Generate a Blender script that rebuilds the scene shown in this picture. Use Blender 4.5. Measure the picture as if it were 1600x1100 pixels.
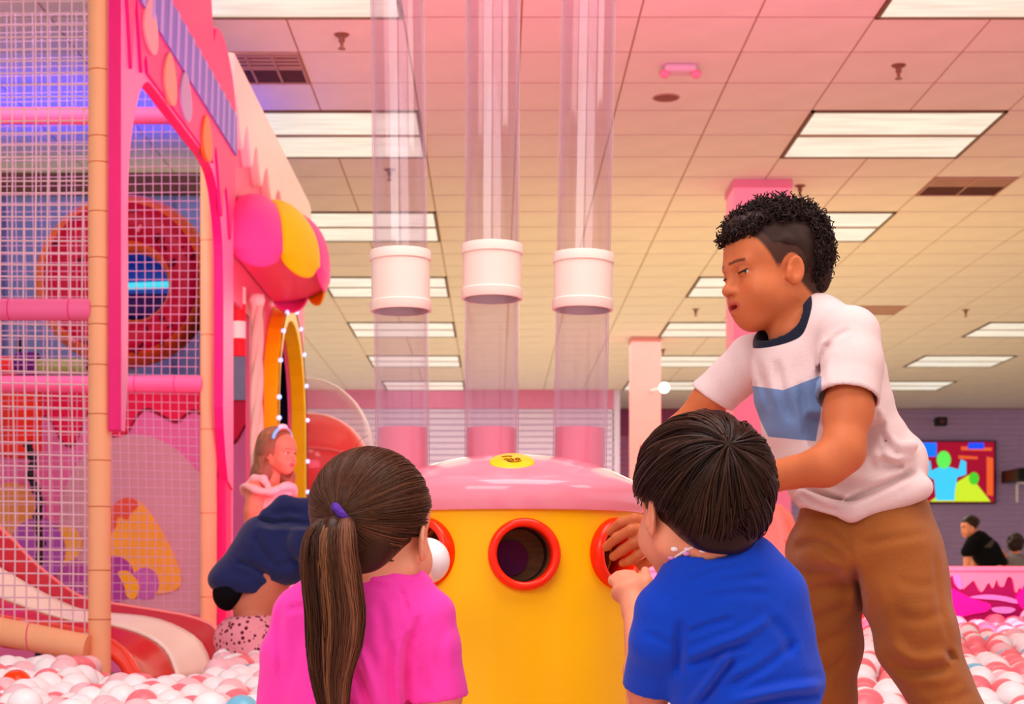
import bpy, math, random
import numpy as np
from mathutils import Vector, Matrix
random.seed(7)
rng = np.random.default_rng(7)
scene = bpy.context.scene
for o in list(bpy.data.objects): bpy.data.objects.remove(o)

# ------------------------------------------------------------------ camera
F, VX, VY, CZ = 2550.0, 775.0, 900.0, 0.60
cam_d = bpy.data.cameras.new('camera'); cam = bpy.data.objects.new('camera', cam_d)
scene.collection.objects.link(cam); scene.camera = cam
cam.location = (0, 0, CZ); cam.rotation_euler = (math.pi/2, 0, 0)
cam_d.sensor_width = 36; cam_d.lens = F/1600*36
cam_d.shift_x = (800-VX)/1600; cam_d.shift_y = (VY-550)/1600
cam_d.clip_end = 100
cam_d.dof.use_dof = True; cam_d.dof.focus_distance = 2.7; cam_d.dof.aperture_fstop = 11

def srgb(r, g, b):
    f = lambda c: (c/255/12.92 if c/255 <= .04045 else ((c/255+.055)/1.055)**2.4)
    return (f(r), f(g), f(b), 1.0)

# ------------------------------------------------------------------ world, lights, exposure
w = bpy.data.worlds.new('world'); scene.world = w; w.use_nodes = True
w.node_tree.nodes['Background'].inputs[0].default_value = srgb(240, 240, 250)
w.node_tree.nodes['Background'].inputs[1].default_value = 0.66
scene.view_settings.view_transform = 'Standard'; scene.view_settings.look = 'None'
scene.view_settings.gamma = 1; scene.view_settings.use_curve_mapping = False
scene.view_settings.exposure = 0.5
def area(name, loc, target, size, power, col, size_y=None):
    d = bpy.data.lights.new(name, 'AREA'); d.energy = power; d.color = srgb(*col)[:3]
    d.shape = 'RECTANGLE'; d.size = size; d.size_y = size_y or size
    o = bpy.data.objects.new(name, d); scene.collection.objects.link(o)
    o.location = loc; o.rotation_euler = (Vector(target)-Vector(loc)).to_track_quat('-Z', 'Y').to_euler()
    return o
area('key_fill', (-1.5, -0.5, 3.55), (0.2, 3.2, 0.6), 3.0, 112, (248, 244, 248))  # added key panel behind the viewpoint, brightens the children
area('overhead_fill', (0.4, 2.3, 3.6), (0.4, 2.6, 0), 2.4, 74, (250, 244, 246))  # added overhead panel for stronger top light on the children
area('side_fill', (3.2, 1.5, 3.5), (0.5, 3.2, 0.4), 2.0, 46, (255, 242, 236))  # added panel, lifts the children from the right
area('hall_fill_mid', (1.5, 11.0, 3.62), (1.5, 11.0, 0), 5.0, 45, (255, 226, 205))  # added panel, lifts the middle of the hall beyond its modelled fixtures
area('hall_fill_far', (1.5, 21.0, 3.62), (1.5, 21.0, 0), 8.0, 330, (255, 240, 226))  # added panel, brightens the far hall and back walls
area('pink_wash_lamp', (0.9, 6.0, 0.7), (1.2, 9.5, 3.7), 2.6, 150, (255, 112, 160))
area('amber_fill', (2.5, 15.0, 0.5), (2.5, 16.5, 3.7), 5.0, 55, (255, 214, 130))  # added uplight that tints the far ceiling yellow
area('blue_wash_lamp', (-2.7, 10.7, 3.2), (-2.7, 10.65, 3.7), 1.8, 14, (14, 34, 255), .9)
area('play_house_fill', (-2.3, 6.8, 3.55), (-2.3, 8.4, 1.2), 1.6, 36, (244, 242, 250))  # added panel, brightens the interior behind the nets and the mural

# ------------------------------------------------------------------ helpers
COL = scene.collection
def P(px, py, Y): return np.array([(px-VX)/F*Y, Y, CZ+(VY-py)/F*Y])
def S(px, Y): return px*Y/F

def mat(name, col, rough=.5, spec=.4, var=0.0, vscale=8.0, bump=0.0, bscale=60.0, emit=None, estr=0.0,
        coat=0.0, sss=0.0, attr=None, metal=0.0, sheen=0.0, stretch=None):
    m = bpy.data.materials.new(name); m.use_nodes = True
    nt = m.node_tree; b = nt.nodes['Principled BSDF']
    c = srgb(*col)
    b.inputs['Base Color'].default_value = c
    b.inputs['Roughness'].default_value = rough
    b.inputs['Specular IOR Level'].default_value = spec*.5
    b.inputs['Metallic'].default_value = metal
    b.inputs['Coat Weight'].default_value = coat
    b.inputs['Coat Roughness'].default_value = .08
    if sheen: b.inputs['Sheen Weight'].default_value = sheen
    if sss:
        b.inputs['Subsurface Weight'].default_value = sss
        b.inputs['Subsurface Radius'].default_value = (.012, .005, .003); b.inputs['Subsurface Scale'].default_value = .5
    tc = nt.nodes.new('ShaderNodeTexCoord'); vec = tc.outputs['Object']
    if stretch:
        mp = nt.nodes.new('ShaderNodeMapping'); mp.inputs['Scale'].default_value = stretch
        nt.links.new(vec, mp.inputs[0]); vec = mp.outputs[0]
    src = None
    if attr:
        a = nt.nodes.new('ShaderNodeAttribute'); a.attribute_name = attr; src = a.outputs['Color']
        nt.links.new(src, b.inputs['Base Color'])
    if var:
        n = nt.nodes.new('ShaderNodeTexNoise'); n.inputs['Scale'].default_value = vscale; n.inputs['Detail'].default_value = 4
        nt.links.new(vec, n.inputs['Vector'])
        mr = nt.nodes.new('ShaderNodeMapRange'); mr.inputs[1].default_value = .3; mr.inputs[2].default_value = .7
        mr.inputs[3].default_value = 1-var; mr.inputs[4].default_value = 1+var
        nt.links.new(n.outputs[0], mr.inputs[0])
        mx = nt.nodes.new('ShaderNodeMix'); mx.data_type = 'RGBA'; mx.blend_type = 'MULTIPLY'; mx.inputs[0].default_value = 1
        if src: nt.links.new(src, mx.inputs[6])
        else: mx.inputs[6].default_value = c
        nt.links.new(mr.outputs[0], mx.inputs[7]); nt.links.new(mx.outputs[2], b.inputs['Base Color'])
    if bump:
        n = nt.nodes.new('ShaderNodeTexNoise'); n.inputs['Scale'].default_value = bscale; n.inputs['Detail'].default_value = 3
        nt.links.new(vec, n.inputs['Vector'])
        bp = nt.nodes.new('ShaderNodeBump'); bp.inputs['Strength'].default_value = bump; bp.inputs['Distance'].default_value = .01
        nt.links.new(n.outputs[0], bp.inputs['Height']); nt.links.new(bp.outputs[0], b.inputs['Normal'])
    if emit:
        b.inputs['Emission Color'].default_value = srgb(*emit); b.inputs['Emission Strength'].default_value = estr
    return m

def clear_mat(name, tint, gloss=.08, haze=0.0, hazecol=(255, 255, 255), edge=.5):
    """thin clear plastic: tinted see-through, stronger where the wall is seen edge-on, with a surface reflection"""
    m = bpy.data.materials.new(name); m.use_nodes = True; nt = m.node_tree
    for n in list(nt.nodes): nt.nodes.remove(n)
    out = nt.nodes.new('ShaderNodeOutputMaterial')
    tr = nt.nodes.new('ShaderNodeBsdfTransparent'); tr.inputs[0].default_value = srgb(*tint)
    df = nt.nodes.new('ShaderNodeBsdfDiffuse'); df.inputs[0].default_value = srgb(*hazecol)
    gl = nt.nodes.new('ShaderNodeBsdfGlossy'); gl.inputs['Roughness'].default_value = .04
    lw = nt.nodes.new('ShaderNodeLayerWeight'); lw.inputs[0].default_value = .5
    pw = nt.nodes.new('ShaderNodeMath'); pw.operation = 'POWER'; pw.inputs[1].default_value = 3.0
    nt.links.new(lw.outputs['Facing'], pw.inputs[0])
    ma = nt.nodes.new('ShaderNodeMath'); ma.operation = 'MULTIPLY_ADD'; ma.inputs[1].default_value = edge; ma.inputs[2].default_value = haze
    nt.links.new(pw.outputs[0], ma.inputs[0])
    m1 = nt.nodes.new('ShaderNodeMixShader'); nt.links.new(ma.outputs[0], m1.inputs[0])
    nt.links.new(tr.outputs[0], m1.inputs[1]); nt.links.new(df.outputs[0], m1.inputs[2])
    pf = nt.nodes.new('ShaderNodeMath'); pf.operation = 'POWER'; pf.inputs[1].default_value = 4.5; nt.links.new(lw.outputs['Facing'], pf.inputs[0])
    fr = nt.nodes.new('ShaderNodeMath'); fr.operation = 'MULTIPLY_ADD'; fr.inputs[1].default_value = .35; fr.inputs[2].default_value = .03; nt.links.new(pf.outputs[0], fr.inputs[0])
    m2 = nt.nodes.new('ShaderNodeMixShader'); nt.links.new(fr.outputs[0], m2.inputs[0])
    nt.links.new(m1.outputs[0], m2.inputs[1]); nt.links.new(gl.outputs[0], m2.inputs[2])
    nt.links.new(m2.outputs[0], out.inputs[0])
    return m

class MB:
    def __init__(s): s.v = []; s.f = []; s.m = []; s.n = 0; s.cur = 0; s.col = None
    def add(s, vs, fs):
        vs = [tuple(map(float, p)) for p in vs]
        s.v += vs; s.f += [tuple(i+s.n for i in f) for f in fs]; s.m += [s.cur]*len(fs); s.n += len(vs); return s
    def box(s, a, b):
        x0, y0, z0 = a; x1, y1, z1 = b
        return s.add([(x0,y0,z0),(x1,y0,z0),(x1,y1,z0),(x0,y1,z0),(x0,y0,z1),(x1,y0,z1),(x1,y1,z1),(x0,y1,z1)],
                     [(0,3,2,1),(4,5,6,7),(0,1,5,4),(1,2,6,5),(2,3,7,6),(3,0,4,7)])
    def prism(s, pts, fn, d0, d1, capmat=None, sidemat=None):
        """pts: 2-D outline; fn(u,v,d)->xyz; extruded from d0 to d1"""
        n = len(pts)
        vs = [fn(u, v, d0) for u, v in pts]+[fn(u, v, d1) for u, v in pts]
        c = s.cur
        if capmat is not None: s.cur = capmat
        s.add(vs, [tuple(range(n)), tuple(range(2*n-1, n-1, -1))])
        base = s.n-2*n
        if sidemat is not None: s.cur = sidemat
        s.f += [(base+(i+1) % n, base+i, base+n+i, base+n+(i+1) % n) for i in range(n)]; s.m += [s.cur]*n
        s.cur = c; return s
    def tube(s, pts, r, seg=10, cap=True, flat=None):
        pts = [np.array(p, float) for p in pts]; n = len(pts)
        if not hasattr(r, '__len__'): r = [r]*n
        t0 = pts[1]-pts[0]; t0 /= np.linalg.norm(t0)
        up = np.array([0, 0, 1.]) if abs(t0[2]) < .9 else np.array([1., 0, 0])
        u = np.cross(up, t0); u /= np.linalg.norm(u)
        vs = []; fs = []
        for i in range(n):
            t = pts[min(i+1, n-1)]-pts[max(i-1, 0)]; t /= (np.linalg.norm(t)+1e-12)
            u = u-t*np.dot(u, t); u /= (np.linalg.norm(u)+1e-12); w_ = np.cross(t, u)
            for k in range(seg):
                a = 2*math.pi*k/seg
                vs.append(pts[i]+r[i]*(math.cos(a)*u+math.sin(a)*w_*(flat or 1)))
        for i in range(n-1):
            for k in range(seg):
                fs.append((i*seg+k, i*seg+(k+1) % seg, (i+1)*seg+(k+1) % seg, (i+1)*seg+k))
        if cap:
            fs.append(tuple(range(seg-1, -1, -1))); fs.append(tuple((n-1)*seg+k for k in range(seg)))
        return s.add(vs, fs)
    def lathe(s, prof, c, seg=32, a0=0, a1=2*math.pi, ax=None, sx=1, sy=1):
        """prof: list of (r, h) about the z axis through c (or a matrix ax 3x3)"""
        full = abs(a1-a0-2*math.pi) < 1e-6; k = seg if full else seg+1
        vs = []
        for r, h in prof:
            for j in range(k):
                a = a0+(a1-a0)*j/seg
                p = np.array([r*math.cos(a)*sx, r*math.sin(a)*sy, h])
                if ax is not None: p = ax @ p
                vs.append(p+np.array(c))
        fs = []
        for i in range(len(prof)-1):
            for j in range(seg):
                j2 = (j+1) % k if full else j+1
                fs.append((i*k+j, i*k+j2, (i+1)*k+j2, (i+1)*k+j))
        return s.add(vs, fs)
    def ball(s, c, r, seg=16, rings=10, sc=(1, 1, 1), R=None):
        vs = []; fs = []
        for i in range(rings+1):
            th = math.pi*i/rings
            for j in range(seg):
                a = 2*math.pi*j/seg
                p = np.array([r*math.sin(th)*math.cos(a)*sc[0], r*math.sin(th)*math.sin(a)*sc[1], r*math.cos(th)*sc[2]])
                if R is not None: p = R @ p
                vs.append(p+np.array(c))
        for i in range(rings):
            for j in range(seg):
                fs.append((i*seg+j, (i+1)*seg+j, (i+1)*seg+(j+1) % seg, i*seg+(j+1) % seg))
        return s.add(vs, fs)
    def torus(s, c, R, r, ax=None, seg=40, sub=12, sz=1.0):
        vs = []; fs = []
        for i in range(seg):
            a = 2*math.pi*i/seg
            for j in range(sub):
                b = 2*math.pi*j/sub
                p = np.array([(R+r*math.cos(b))*math.cos(a), (R+r*math.cos(b))*math.sin(a), r*math.sin(b)*sz])
                if ax is not None: p = ax @ p
                vs.append(p+np.array(c))
        for i in range(seg):
            for j in range(sub):
                fs.append((i*sub+j, ((i+1) % seg)*sub+j, ((i+1) % seg)*sub+(j+1) % sub, i*sub+(j+1) % sub))
        return s.add(vs, fs)
    def grid(s, fn, nu, nv):
        vs = [fn(i/nu, j/nv) for i in range(nu+1) for j in range(nv+1)]
        fs = [(i*(nv+1)+j, (i+1)*(nv+1)+j, (i+1)*(nv+1)+j+1, i*(nv+1)+j+1) for i in range(nu) for j in range(nv)]
        return s.add(vs, fs)
    def mesh(s, name):
        me = bpy.data.meshes.new(name); me.from_pydata(s.v, [], s.f); 
        if any(s.m): me.polygons.foreach_set('material_index', s.m)
        return me

def fast_mesh(name, V, Q):
    me = bpy.data.meshes.new(name); nq = len(Q); k = Q.shape[1]
    me.vertices.add(len(V)); me.vertices.foreach_set('co', np.ascontiguousarray(V, np.float32).ravel())
    me.loops.add(nq*k); me.loops.foreach_set('vertex_index', np.ascontiguousarray(Q, np.int32).ravel())
    me.polygons.add(nq); me.polygons.foreach_set('loop_start', np.arange(0, nq*k, k, dtype=np.int32))
    me.update(calc_edges=True); me.validate(); return me

def wloc(o):
    p = np.array(o.location)
    return p if o.parent is None else p+wloc(o.parent)

def obj(name, mb, mats, parent=None, smooth=False, bevel=0, label=None, cat=None, group=None, kind=None, solid=0, origin=None, fixn=True):
    me = mb.mesh(name) if isinstance(mb, MB) else mb
    o = bpy.data.objects.new(name, me); COL.objects.link(o)
    for m in (mats if isinstance(mats, (list, tuple)) else [mats]): me.materials.append(m)
    if isinstance(mb, MB) and fixn:
        import bmesh
        bm = bmesh.new(); bm.from_mesh(me); bmesh.ops.recalc_face_normals(bm, faces=bm.faces); bm.to_mesh(me); bm.free()
    if smooth: me.polygons.foreach_set('use_smooth', [True]*len(me.polygons))
    if smooth == 'auto':
        me.set_sharp_from_angle(angle=math.radians(40))
    if parent is not None:
        o.parent = parent; o.location = tuple(-wloc(parent))
    else:
        n = len(me.vertices); co = np.empty(n*3, np.float32); me.vertices.foreach_get('co', co); co = co.reshape(-1, 3)
        c = np.array([(co[:, 0].min()+co[:, 0].max())/2, (co[:, 1].min()+co[:, 1].max())/2, co[:, 2].min()]) if origin is None else np.array(origin)
        me.vertices.foreach_set('co', (co-c).astype(np.float32).ravel()); me.update(); o.location = tuple(c)
    if bevel:
        b = o.modifiers.new('bevel', 'BEVEL'); b.width = bevel; b.segments = 2; b.limit_method = 'ANGLE'
    if solid:
        b = o.modifiers.new('solid', 'SOLIDIFY'); b.thickness = solid; b.offset = 0
    tag(o, label, cat, group, kind); return o
def tag(o, label=None, cat=None, group=None, kind=None):
    if label: o['label'] = label
    if cat: o['category'] = cat
    if group: o['group'] = group
    if kind: o['kind'] = kind
    return o
def thing(name, loc, label, cat, group=None, kind=None):
    o = bpy.data.objects.new(name, None); COL.objects.link(o); o.location = tuple(map(float, loc)); o.empty_display_size = .1
    return tag(o, label, cat, group, kind)
def clone(name, me, parent=None, loc=(0, 0, 0)):
    o = bpy.data.objects.new(name, me); COL.objects.link(o)
    if parent is not None: o.parent = parent; o.location = tuple(np.array(loc, float)-wloc(parent))
    else: o.location = tuple(map(float, loc))
    return o

def yz(X0):   # outline in (Y, z) extruded along X
    return lambda u, v, d: (X0+d, u, v)
def xz(Y0):   # outline in (X, z) extruded along Y
    return lambda u, v, d: (u, Y0+d, v)
def smooth_pts(pts, closed=False, n=6):
    pts = [np.array(p, float) for p in pts]; out = []; N = len(pts)
    rngi = range(N if closed else N-1)
    for i in rngi:
        p0 = pts[(i-1) % N] if closed or i > 0 else pts[i]
        p1 = pts[i]; p2 = pts[(i+1) % N]
        p3 = pts[(i+2) % N] if closed or i+2 < N else p2
        for k in range(n):
            t = k/n
            out.append(.5*((2*p1)+(-p0+p2)*t+(2*p0-5*p1+4*p2-p3)*t*t+(-p0+3*p1-3*p2+p3)*t**3))
    if not closed: out.append(pts[-1])
    return out
# ------------------------------------------------------------------ room shell
HC = CZ+3.08
M = {}
M['tile'] = mat('ceiling_tile', (240, 234, 230), .9, .1, var=.035, vscale=3, bump=.15, bscale=120)
M['grid'] = mat('ceiling_grid', (176, 132, 104), .7, .2, var=.05)
M['floor'] = mat('floor_carpet', (220, 206, 170), .9, .1, var=.12, vscale=2)
M['lilac_slat'] = mat('lilac_slat', (232, 214, 246), .6, .2, var=.03)
M['pink_band'] = mat('pink_band', (232, 140, 184), .6, .2, var=.03)
M['mauve_slat'] = mat('mauve_slat', (205, 120, 165), .6, .2, var=.04)
M['purple_slat'] = mat('purple_slat', (178, 150, 190), .6, .2, var=.04)
M['groove'] = mat('slat_groove', (200, 170, 210), .8, .1, var=.05)
M['pillar'] = mat('pillar_pink', (244, 142, 178), .55, .3, var=.02)
M['pillar2'] = mat('pillar_salmon', (238, 160, 160), .6, .3, var=.02)
M['lamp_frame'] = mat('lamp_frame', (120, 92, 66), .5, .3, var=.05)
M['lamp_div'] = mat('lamp_divider', (168, 140, 122), .5, .3, var=.05)
M['vent'] = mat('vent_metal', (190, 148, 138), .5, .4, var=.08)
M['vent_dark'] = mat('vent_dark', (92, 58, 60), .8, .2, var=.1)
M['brass'] = mat('sprinkler_brass', (140, 88, 74), .4, .5, var=.1)
M['black'] = mat('black_plastic', (18, 16, 18), .4, .4, var=.1)
M['white'] = mat('white_plastic', (238, 232, 230), .35, .5, var=.03)

def lens_mat():
    m = mat('lamp_lens', (225, 216, 200), .4, .3)
    nt = m.node_tree; b = nt.nodes['Principled BSDF']
    tc = nt.nodes.new('ShaderNodeTexCoord'); mp = nt.nodes.new('ShaderNodeMapping'); mp.inputs['Scale'].default_value = (2.4, 18, 1)
    nt.links.new(tc.outputs['Object'], mp.inputs[0])
    n = nt.nodes.new('ShaderNodeTexNoise'); n.inputs['Scale'].default_value = 1.0; n.inputs['Detail'].default_value = 1
    nt.links.new(mp.outputs[0], n.inputs[0])
    mr = nt.nodes.new('ShaderNodeMapRange'); mr.inputs[1].default_value = .3; mr.inputs[2].default_value = .7; mr.inputs[3].default_value = .46; mr.inputs[4].default_value = .62
    nt.links.new(n.outputs[0], mr.inputs[0])
    b.inputs['Emission Color'].default_value = srgb(255, 246, 226); nt.links.new(mr.outputs[0], b.inputs['Emission Strength'])
    b.inputs['Base Color'].default_value = srgb(150, 145, 135)
    return m
M['lens'] = lens_mat()

fl = obj('floor', MB().box((-9, -3, -.1), (17, 31, 0)), M['floor'], kind='structure')
ceil = obj('ceiling', MB().box((-9, -3, HC+.0045), (17, 31, HC+.1)), M['grid'], kind='structure')

# slatted back walls
def slat_wall(name, x0, x1, Y, z1, band, m_slat, m_band):
    root = obj(name, MB().box((x0, Y+.02, 0), (x1, Y+.15, z1)), M['groove'], kind='structure')
    s = MB(); z = 0
    while z < z1-band-.02:
        s.box((x0, Y, z+.012), (x1, Y+.02, min(z+.092, z1-band))); z += .1
    so = obj('slats', s, m_slat, root); so['kind'] = 'stuff'
    if band: obj('top_band', MB().box((x0, Y-.01, z1-band+.01), (x1, Y+.02, z1)), m_band, root)
    return root
slat_wall('wall_back', -9, 1.95, 27.0, HC, .32, M['lilac_slat'], M['pink_band'])
wr = slat_wall('wall_rear', 1.95, 4.75, 30.2, HC, .5, M['mauve_slat'], mat('shaded_top_band', (168, 84, 130), .6, .2, var=.05))  # darker top strip puts the lighting gradient into the wall colour
slat_wall('wall_right', 4.75, 17, 30.1, HC, .0, M['purple_slat'], None)
obj('wall_return', MB().box((1.93, 27.0, 0), (2.05, 30.3, HC)), M['lilac_slat'], kind='structure')

# ceiling lights on a 3.9 x 3.0 m raster, tiles on 0.65 x 0.60
CW, CR = .65, .60; X0, Y0 = 2.09, 9.0
fix = {}; light_rows = [7.8+3*k for k in range(0, 7)]
cells_used = set()
def cell(x, y): return (round((x-X0)/CW), round((y-Y0)/CR))
lens_me = {}
nl = 0
ordn = ['nearest', 'second', 'third', 'fourth', 'fifth', 'sixth', 'farthest']
for cx, side in ((-1.81, 'left'), (2.09, 'middle'), (5.99, 'right')):
    for k, y in enumerate(light_rows):
        if y+1.2 > 27 and cx < 2: continue
        for i in range(2):
            for j in range(2): cells_used.add(cell(cx+i*CW, y+j*CR))
        if cx > 5 and y < 18: continue
        lab = {'left': '%s ceiling light in the row above the clear tubes and play house',
               'middle': '%s ceiling light in the row running over the standing boy',
               'right': '%s ceiling light in the row at the right, above the purple wall'}[side] % ordn[k if cx < 5 else k-4+0]
        t = thing('ceiling_light', (cx+CW, y+CR, HC), lab, 'ceiling light', 'fluorescent ceiling lights')
        fr = MB()
        for a, b in (((cx, y, HC-.012), (cx+2*CW, y+.02, HC+.012)), ((cx, y+2*CR-.02, HC-.012), (cx+2*CW, y+2*CR, HC+.012)),
                     ((cx, y, HC-.012), (cx+.022, y+2*CR, HC+.012)), ((cx+2*CW-.022, y, HC-.012), (cx+2*CW, y+2*CR, HC+.012))): fr.box(a, b)
        obj('frame', fr, M['lamp_frame'], t)
        obj('divider', MB().box((cx+.02, y+CR-.03, HC-.008), (cx+2*CW-.02, y+CR+.03, HC+.01)), M['lamp_div'], t)
        for j in range(2):
            obj('diffuser', MB().box((cx+.02, y+.02+j*(CR+.01), HC-.004), (cx+2*CW-.02, y+CR-.03+j*(CR+.01), HC+.004)), M['lens'], t)
# vents
def vent(x, y, lab, ncx, ncy, dark):
    cells_used.add(cell(x, y))
    t = thing('ceiling_vent', (x+CW/2, y+CR/2, HC), lab, 'vent', 'ceiling vents')
    obj('backing', MB().box((x+.01, y+.01, HC-.002), (x+CW-.01, y+CR-.01, HC+.004)), M['vent_dark'] if dark else M['grid'], t)
    f = MB()
    for i in range(ncx+1):
        xx = x+.006+i*(CW-.024)/ncx; f.box((xx, y, HC-.01), (xx+.012, y+CR, HC+.006))
    for j in range(ncy+1):
        yy = y+.006+j*(CR-.024)/ncy; f.box((x, yy, HC-.01), (x+CW, yy+.012, HC+.006))
    obj('grille', f, M['vent'], t)
    for j in range(8):
        yy = y+.03+j*(CR-.06)/8
        obj('louvre', MB().add([(x+.02, yy, HC+.002), (x+CW-.02, yy, HC+.002), (x+CW-.02, yy+.05, HC-.006), (x+.02, yy+.05, HC-.006)], [(0, 1, 2, 3)]), M['vent_dark'] if (dark and j > 3) else M['vent'], t, solid=.002)
vent(-1.81, 9.6, 'dark ceiling vent grille beside the top of the pink play house', 4, 2, True)
vent(3.39, 12.6, 'tan and brown ceiling vent at the upper right, beyond the large light', 2, 1, True)
vent(4.04, 18.6, 'small faint ceiling vent right of the standing boy shoulder', 2, 1, False)
# tiles
tiles = []
for i in range(-14, 23):
    for j in range(-4, 36):
        if (i, j) in cells_used: continue
        x, y = X0+i*CW, Y0+j*CR
        if y+CR > 30.1: continue
        vis = y > 7.5 and VX+F*(x+CW)/y > 330 and VX+F*x/(y+CR) < 1620
        tiles.append((0 if vis else 1, y, x))
tiles.sort()
tme = MB().box((.005, .011, 0), (CW-.005, CR-.011, .004)).mesh('ceiling_tile'); tme.materials.append(M['tile'])
rest = MB()
for n, (v, y, x) in enumerate(tiles):
    if n < 300 and v == 0: clone('ceiling_tile', tme, ceil, (x, y, HC))
    else: rest.box((x+.005, y+.011, HC), (x+CW-.005, y+CR-.011, HC+.004))
obj('ceiling_tiles', rest, M['tile'], ceil, kind='stuff')
# sprinklers
for px, py, lab in ((534, 54, 'brass sprinkler head between two left lights, nearest of the ceiling'), (1404, 102, 'sprinkler head above the large right ceiling light'),
                    (1250, 290, 'sprinkler head right of the pink pillar top'), (1087, 483, 'tiny sprinkler head left of the standing boy chin'),
                    (1509, 484, 'tiny sprinkler head above the far right lights'), (1036, 546, 'tiny sprinkler head right of the salmon pillar'), (609, 265, 'sprinkler head seen through the left clear tube')):
    Y = F*3.08/(VY-py); x = (px-VX)/F*Y
    t = thing('sprinkler', (x, Y, HC), lab, 'sprinkler', 'ceiling sprinklers')
    obj('escutcheon', MB().lathe([(0, -.012), (.035, -.010), (.045, 0)], (x, Y, HC), 16), M['brass'], t, smooth=True)
    obj('nozzle', MB().lathe([(.018, 0), (.018, -.04), (.01, -.05), (.01, -.075), (.022, -.078), (.022, -.083), (0, -.083)], (x, Y, HC), 12), M['brass'], t, smooth='auto')
x, Y = 1.11, 9.85
t = thing('emergency_light', (x, Y, HC), 'pale twin-headed emergency light on the ceiling left of the sprinkler', 'emergency light')
obj('housing', MB().box((x-.10, Y-.06, HC-.05), (x+.10, Y+.06, HC)), mat('lilac_plastic', (226, 190, 214), .4, .4, var=.03), t, bevel=.02)
for sgn in (-1, 1): obj('lamp_head', MB().ball((x+sgn*.095, Y-.02, HC-.055), .035, sc=(1, 1, .8)), M['pillar'], t, smooth=True)
x, Y = 1.095, 10.5
t = thing('ceiling_speaker', (x, Y, HC), 'round dark ceiling speaker just beyond the emergency light', 'speaker')
obj('grille', MB().lathe([(0, -.010), (.06, -.010), (.078, -.004), (.085, 0)], (x, Y, HC), 24), mat('speaker_grille', (150, 100, 96), .7, .2, var=.1, vscale=90), t, smooth=True)
obj('rim', MB().torus((x, Y, HC-.002), .083, .006), M['vent'], t, smooth=True)

# pillars
def pillar(x0, x1, Y, m, name, lab):
    w_ = x1-x0
    t = thing(name, ((x0+x1)/2, Y, 0), lab, 'pillar')
    obj('shaft', MB().box((x0, Y-w_/2, 0), (x1, Y+w_/2, HC)), m, t, bevel=.012)
    obj('base_trim', MB().box((x0-.02, Y-w_/2-.02, 0), (x1+.02, Y+w_/2+.02, .14)), m, t, bevel=.01)
    obj('top_collar', MB().box((x0-.008, Y-w_/2-.008, HC-.06), (x1+.008, Y+w_/2+.008, HC)), m, t, bevel=.004)
a = P(1146, 0, 12.7)[0]; b = P(1236, 0, 12.7)[0]
pillar(a, b, 12.9, M['pillar'], 'pillar', 'hot pink square pillar rising behind the standing boy head')
a = P(987, 0, 21)[0]; b = P(1033, 0, 21)[0]
pillar(a, b, 21.2, M['pillar2'], 'pillar', 'salmon pink square pillar behind the seated boy, right of the tubes')
c = P(1038, 606, 20.5)
t = thing('globe_lamp', c, 'small glowing white round lamp beside the salmon pillar', 'lamp')
obj('globe', MB().ball(c, .065), mat('globe_glow', (255, 250, 240), .3, .3, emit=(255, 250, 240), estr=4), t, smooth=True)
obj('bracket', MB().tube([c+(0, 0, 0), c+(-.06, .1, 0), c+(-.12, .5, .02)], .015, 8), M['white'], t)
c = P(1002, 712, 20)
obj('red_pole', MB().tube([(c[0], c[1], 0), (c[0], c[1], 2.0), (c[0], c[1], 2.2)], [.022, .022, .016], 12), mat('red_paint', (225, 50, 80), .4, .4, var=.03), label='thin red upright pole in front of the salmon pillar', cat='pole')

# television and other things on the purple wall
Yw = 30.05
def scr(px, py, d=0): 
    p = P(px, py, Yw-d); return (p[0], p[2])
t = thing('television', P(1494, 738, Yw), 'wall television showing a bright cartoon game on the purple wall', 'television')
p0, p1 = P(1434, 787, Yw), P(1555, 689, Yw)
obj('casing', MB().box((p0[0], Yw-.06, p0[2]), (p1[0], Yw+.05, p1[2])), M['black'], t, bevel=.01)
def emi(name, col, s=.9): return mat(name, tuple(int(c*.25) for c in col), .3, .3, emit=col, estr=s)
def flat(pts, d, name, m, par, Y=Yw): 
    return obj(name, MB().prism(pts, lambda u, v, e: tuple(P(u, v, Y)*np.array([1, 0, 1])+np.array([0, Y-e, 0])), d, d+.002), m, par)
sc_ = flat([(1437, 785), (1552, 785), (1552, 691), (1437, 691)], .062, 'screen', emi('scr_maroon', (150, 8, 40)), t)
flat([(1437, 714), (1462, 714), (1462, 692), (1437, 692)], .066, 'blue_window', emi('scr_blue', (20, 110, 250)), sc_)
flat([(1510, 702), (1536, 702), (1536, 692), (1512, 692)], .066, 'blue_window', emi('scr_blue2', (30, 70, 230)), sc_)
for (u, v, l, h) in ((1500, 698, 48, 6), (1496, 712, 30, 5), (1540, 714, 10, 60)):
    flat([(u, v+h), (u+l, v+h+1), (u+l, v+2), (u, v)], .065, 'orange_streak', emi('scr_orange', (230, 90, 40), .8), sc_)
flat([(1451, 784), (1546, 784), (1513, 742), (1490, 756)], .067, 'green_hill', emi('scr_lime', (190, 215, 40)), sc_)
flat([(1520+8*math.cos(a), 748+10*math.sin(a)) for a in np.linspace(0, 2*math.pi, 14)[:-1]], .068, 'green_bush', emi('scr_green', (70, 190, 40)), sc_)
cy = emi('scr_cyan', (60, 190, 240))
flat([(1461, 782), (1490, 782), (1490, 770), (1494, 746), (1508, 742), (1508, 722), (1500, 718), (1496, 734), (1482, 730), (1466, 730), (1454, 736), (1452, 720), (1444, 722), (1444, 742), (1458, 750)], .069, 'blue_figure', cy, sc_)
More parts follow.
